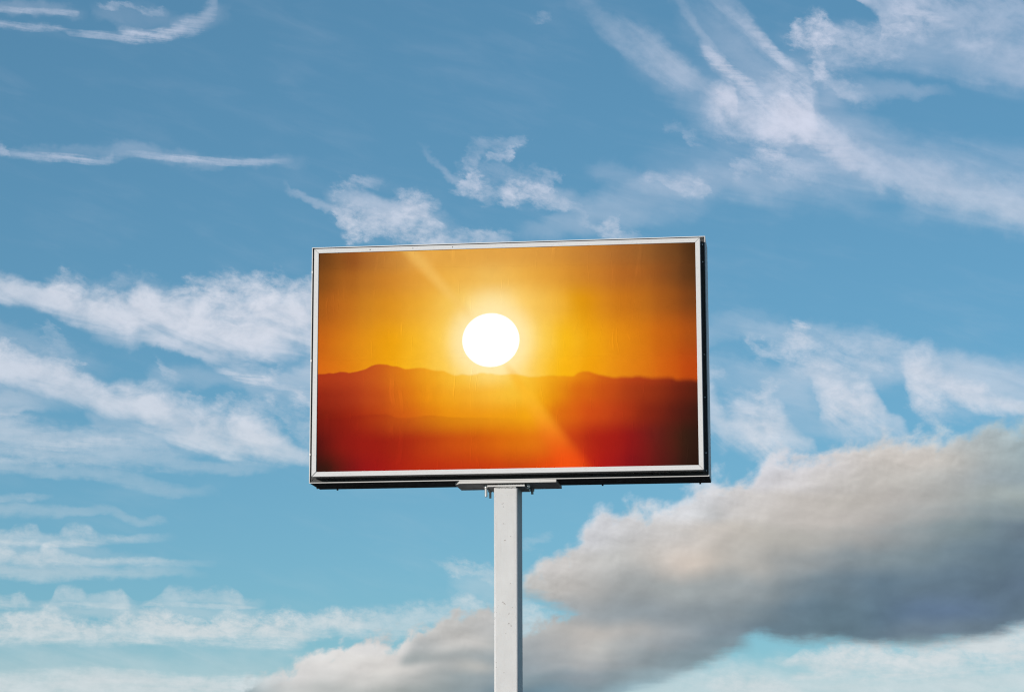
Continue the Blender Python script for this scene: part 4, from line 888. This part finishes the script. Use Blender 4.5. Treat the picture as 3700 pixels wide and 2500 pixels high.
# three dark screws in the top rail, rivets down the right flange, clips on the left lip
screw_mesh = None
for sx in (-1.445, -0.985, -0.560):
    bm = bmesh.new()
    bmesh.ops.create_cone(bm, cap_ends=True, segments=10, radius1=0.006, radius2=0.0045, depth=0.004,
                          matrix=Matrix.Translation((sx, Y_FACE - 0.001, BOARD_Z + 1.1905)) @ Matrix.Rotation(rad(90), 4, 'X'))
    part('screw', bm, M_SCREW)
for rz in (1.17, 0.985, 0.0, -0.45, -1.03, -1.215):
    bm = bmesh.new()
    bmesh.ops.create_cone(bm, cap_ends=True, segments=10, radius1=0.009, radius2=0.005, depth=0.008,
                          matrix=Matrix.Translation((2.0675, Y_FLANGE - 0.007, BOARD_Z + rz)) @ Matrix.Rotation(rad(90), 4, 'X'))
    part('rivet', bm, M_BOLT)
for cz in (0.99, 0.03, -0.97):
    bm = bmesh.new()
    box(bm, -CX - 0.001, -CX + 0.013, Y_LIP - 0.004, Y_LIP + 0.02, BOARD_Z + cz - 0.012, BOARD_Z + cz + 0.012)
    soften(bm, 0.002, 1)
    part('clip', bm, M_CAB)
for dx_, dy_ in ((-CX + 0.01, 0.50), (-1.90, 0.66), (0.95, 0.66), (1.98, 0.66)):
    bm = bmesh.new()
    rod(bm, dx_, dy_, BOARD_Z + CB - 0.012, BOARD_Z + CB + 0.004, 0.010, 8)
    part('drain_stub', bm, M_SCREW)

# bearer plate under the cabinet, with its left front corner cut off
PZ1 = BOARD_Z + CB - 0.001
PZ0 = PZ1 - 0.030
bm = bmesh.new()
plan(bm, [(-0.565, 0.235), (-0.502, 0.118), (0.513, 0.118), (0.513, 0.700), (-0.565, 0.700)], PZ0, PZ1)
soften(bm, 0.002, 1)
part('bearer_plate', bm, M_PLATE)
# shims and weld blobs between bearer and the post's top plate
FZ1 = PZ0 - 0.017
FZ0 = FZ1 - 0.017
for k in range(11):
    bm = bmesh.new()
    w = random.uniform(0.008, 0.020)
    sx = -0.10 + 0.026 * k + random.uniform(-0.006, 0.006)
    box(bm, sx, sx + w, 0.165, 0.19 + random.uniform(0, 0.02), FZ1 + 0.0005, PZ0 - 0.004)
    soften(bm, 0.003, 1)
    part('shim', bm, M_PLATE)
bm = bmesh.new()
box(bm, -0.10, 0.18, 0.20, 0.62, FZ1 + 0.0005, PZ0 - 0.004)
part('packing_plate', bm, M_BOLT)
bm = bmesh.new()
box(bm, -0.213, 0.180, 0.150, 0.650, FZ0, FZ1)
soften(bm, 0.002, 1)
part('post_top_plate', bm, M_PLATE)

# bolts at the four corners: stud, washer, nut
def bolt(x, y, top, low, r=0.0135):
    bm = bmesh.new()
    rod(bm, x, y, low, top, r, 14)
    b_ = part('bolt', bm, M_BOLT)
    for z0, z1, rr, n, nm in ((top - 0.008, top - 0.001, 0.030, 18, 'washer'), (top - 0.036, top - 0.009, 0.024, 6, 'nut')):
        bm = bmesh.new()
        rod(bm, x, y, z0, z1, rr, n, 0.35)
        soften(bm, 0.0015, 1)
        part(nm, bm, M_BOLT, b_)


bolt(-0.236, 0.225, PZ0 - 0.004, PZ0 - 0.130, 0.0145)
bolt(-0.236, 0.560, PZ0 - 0.004, PZ0 - 0.105)
bolt(0.208, 0.225, PZ0 - 0.004, PZ0 - 0.048)
bolt(0.212, 0.560, PZ0 - 0.004, PZ0 - 0.070)

# the square post with a weld collar, its foot plate and anchor bolts
bm = bmesh.new()
px0, px1, py0, py1 = -0.149, 0.101, 0.175, 0.600
plan(bm, [(px0, py0), (px1, py0), (px1, py1), (px0, py1)], 0.03, FZ0 - 0.004)
ed = [e_ for e_ in bm.edges if abs(e_.verts[0].co.z - e_.verts[1].co.z) > 1]
bmesh.ops.recalc_face_normals(bm, faces=bm.faces)
bmesh.ops.bevel(bm, geom=ed, offset=0.020, segments=4, profile=0.5, affect='EDGES')
post = part('post', bm, M_POLE)
for poly in post.data.polygons:
    poly.use_smooth = poly.area < 0.2
bm = bmesh.new()
n = 40
for k in range(n):
    t = k / (n - 1)
    x = px0 + 0.02 + (px1 - px0 - 0.04) * t
    s = 0.007 + random.uniform(-0.002, 0.003)
    bmesh.ops.create_icosphere(bm, subdivisions=1, radius=s, matrix=Matrix.Translation((x, py0 - 0.002, FZ0 - 0.008 + random.uniform(-0.003, 0.002))))
weld = part('weld_bead', bm, M_PLATE, smooth=True)
bm = bmesh.new()
box(bm, -0.35, 0.30, 0.06, 0.72, 0.0, 0.03)
part('foot_plate', bm, M_PLATE)
for fx_ in (-0.29, 0.24):
    for fy_ in (0.12, 0.66):
        bm = bmesh.new()
        rod(bm, fx_, fy_, 0.028, 0.10, 0.016, 10)
        an = part('anchor_bolt', bm, M_BOLT)
        bm = bmesh.new()
        rod(bm, fx_, fy_, 0.031, 0.055, 0.03, 6)
        part('nut', bm, M_BOLT, an)
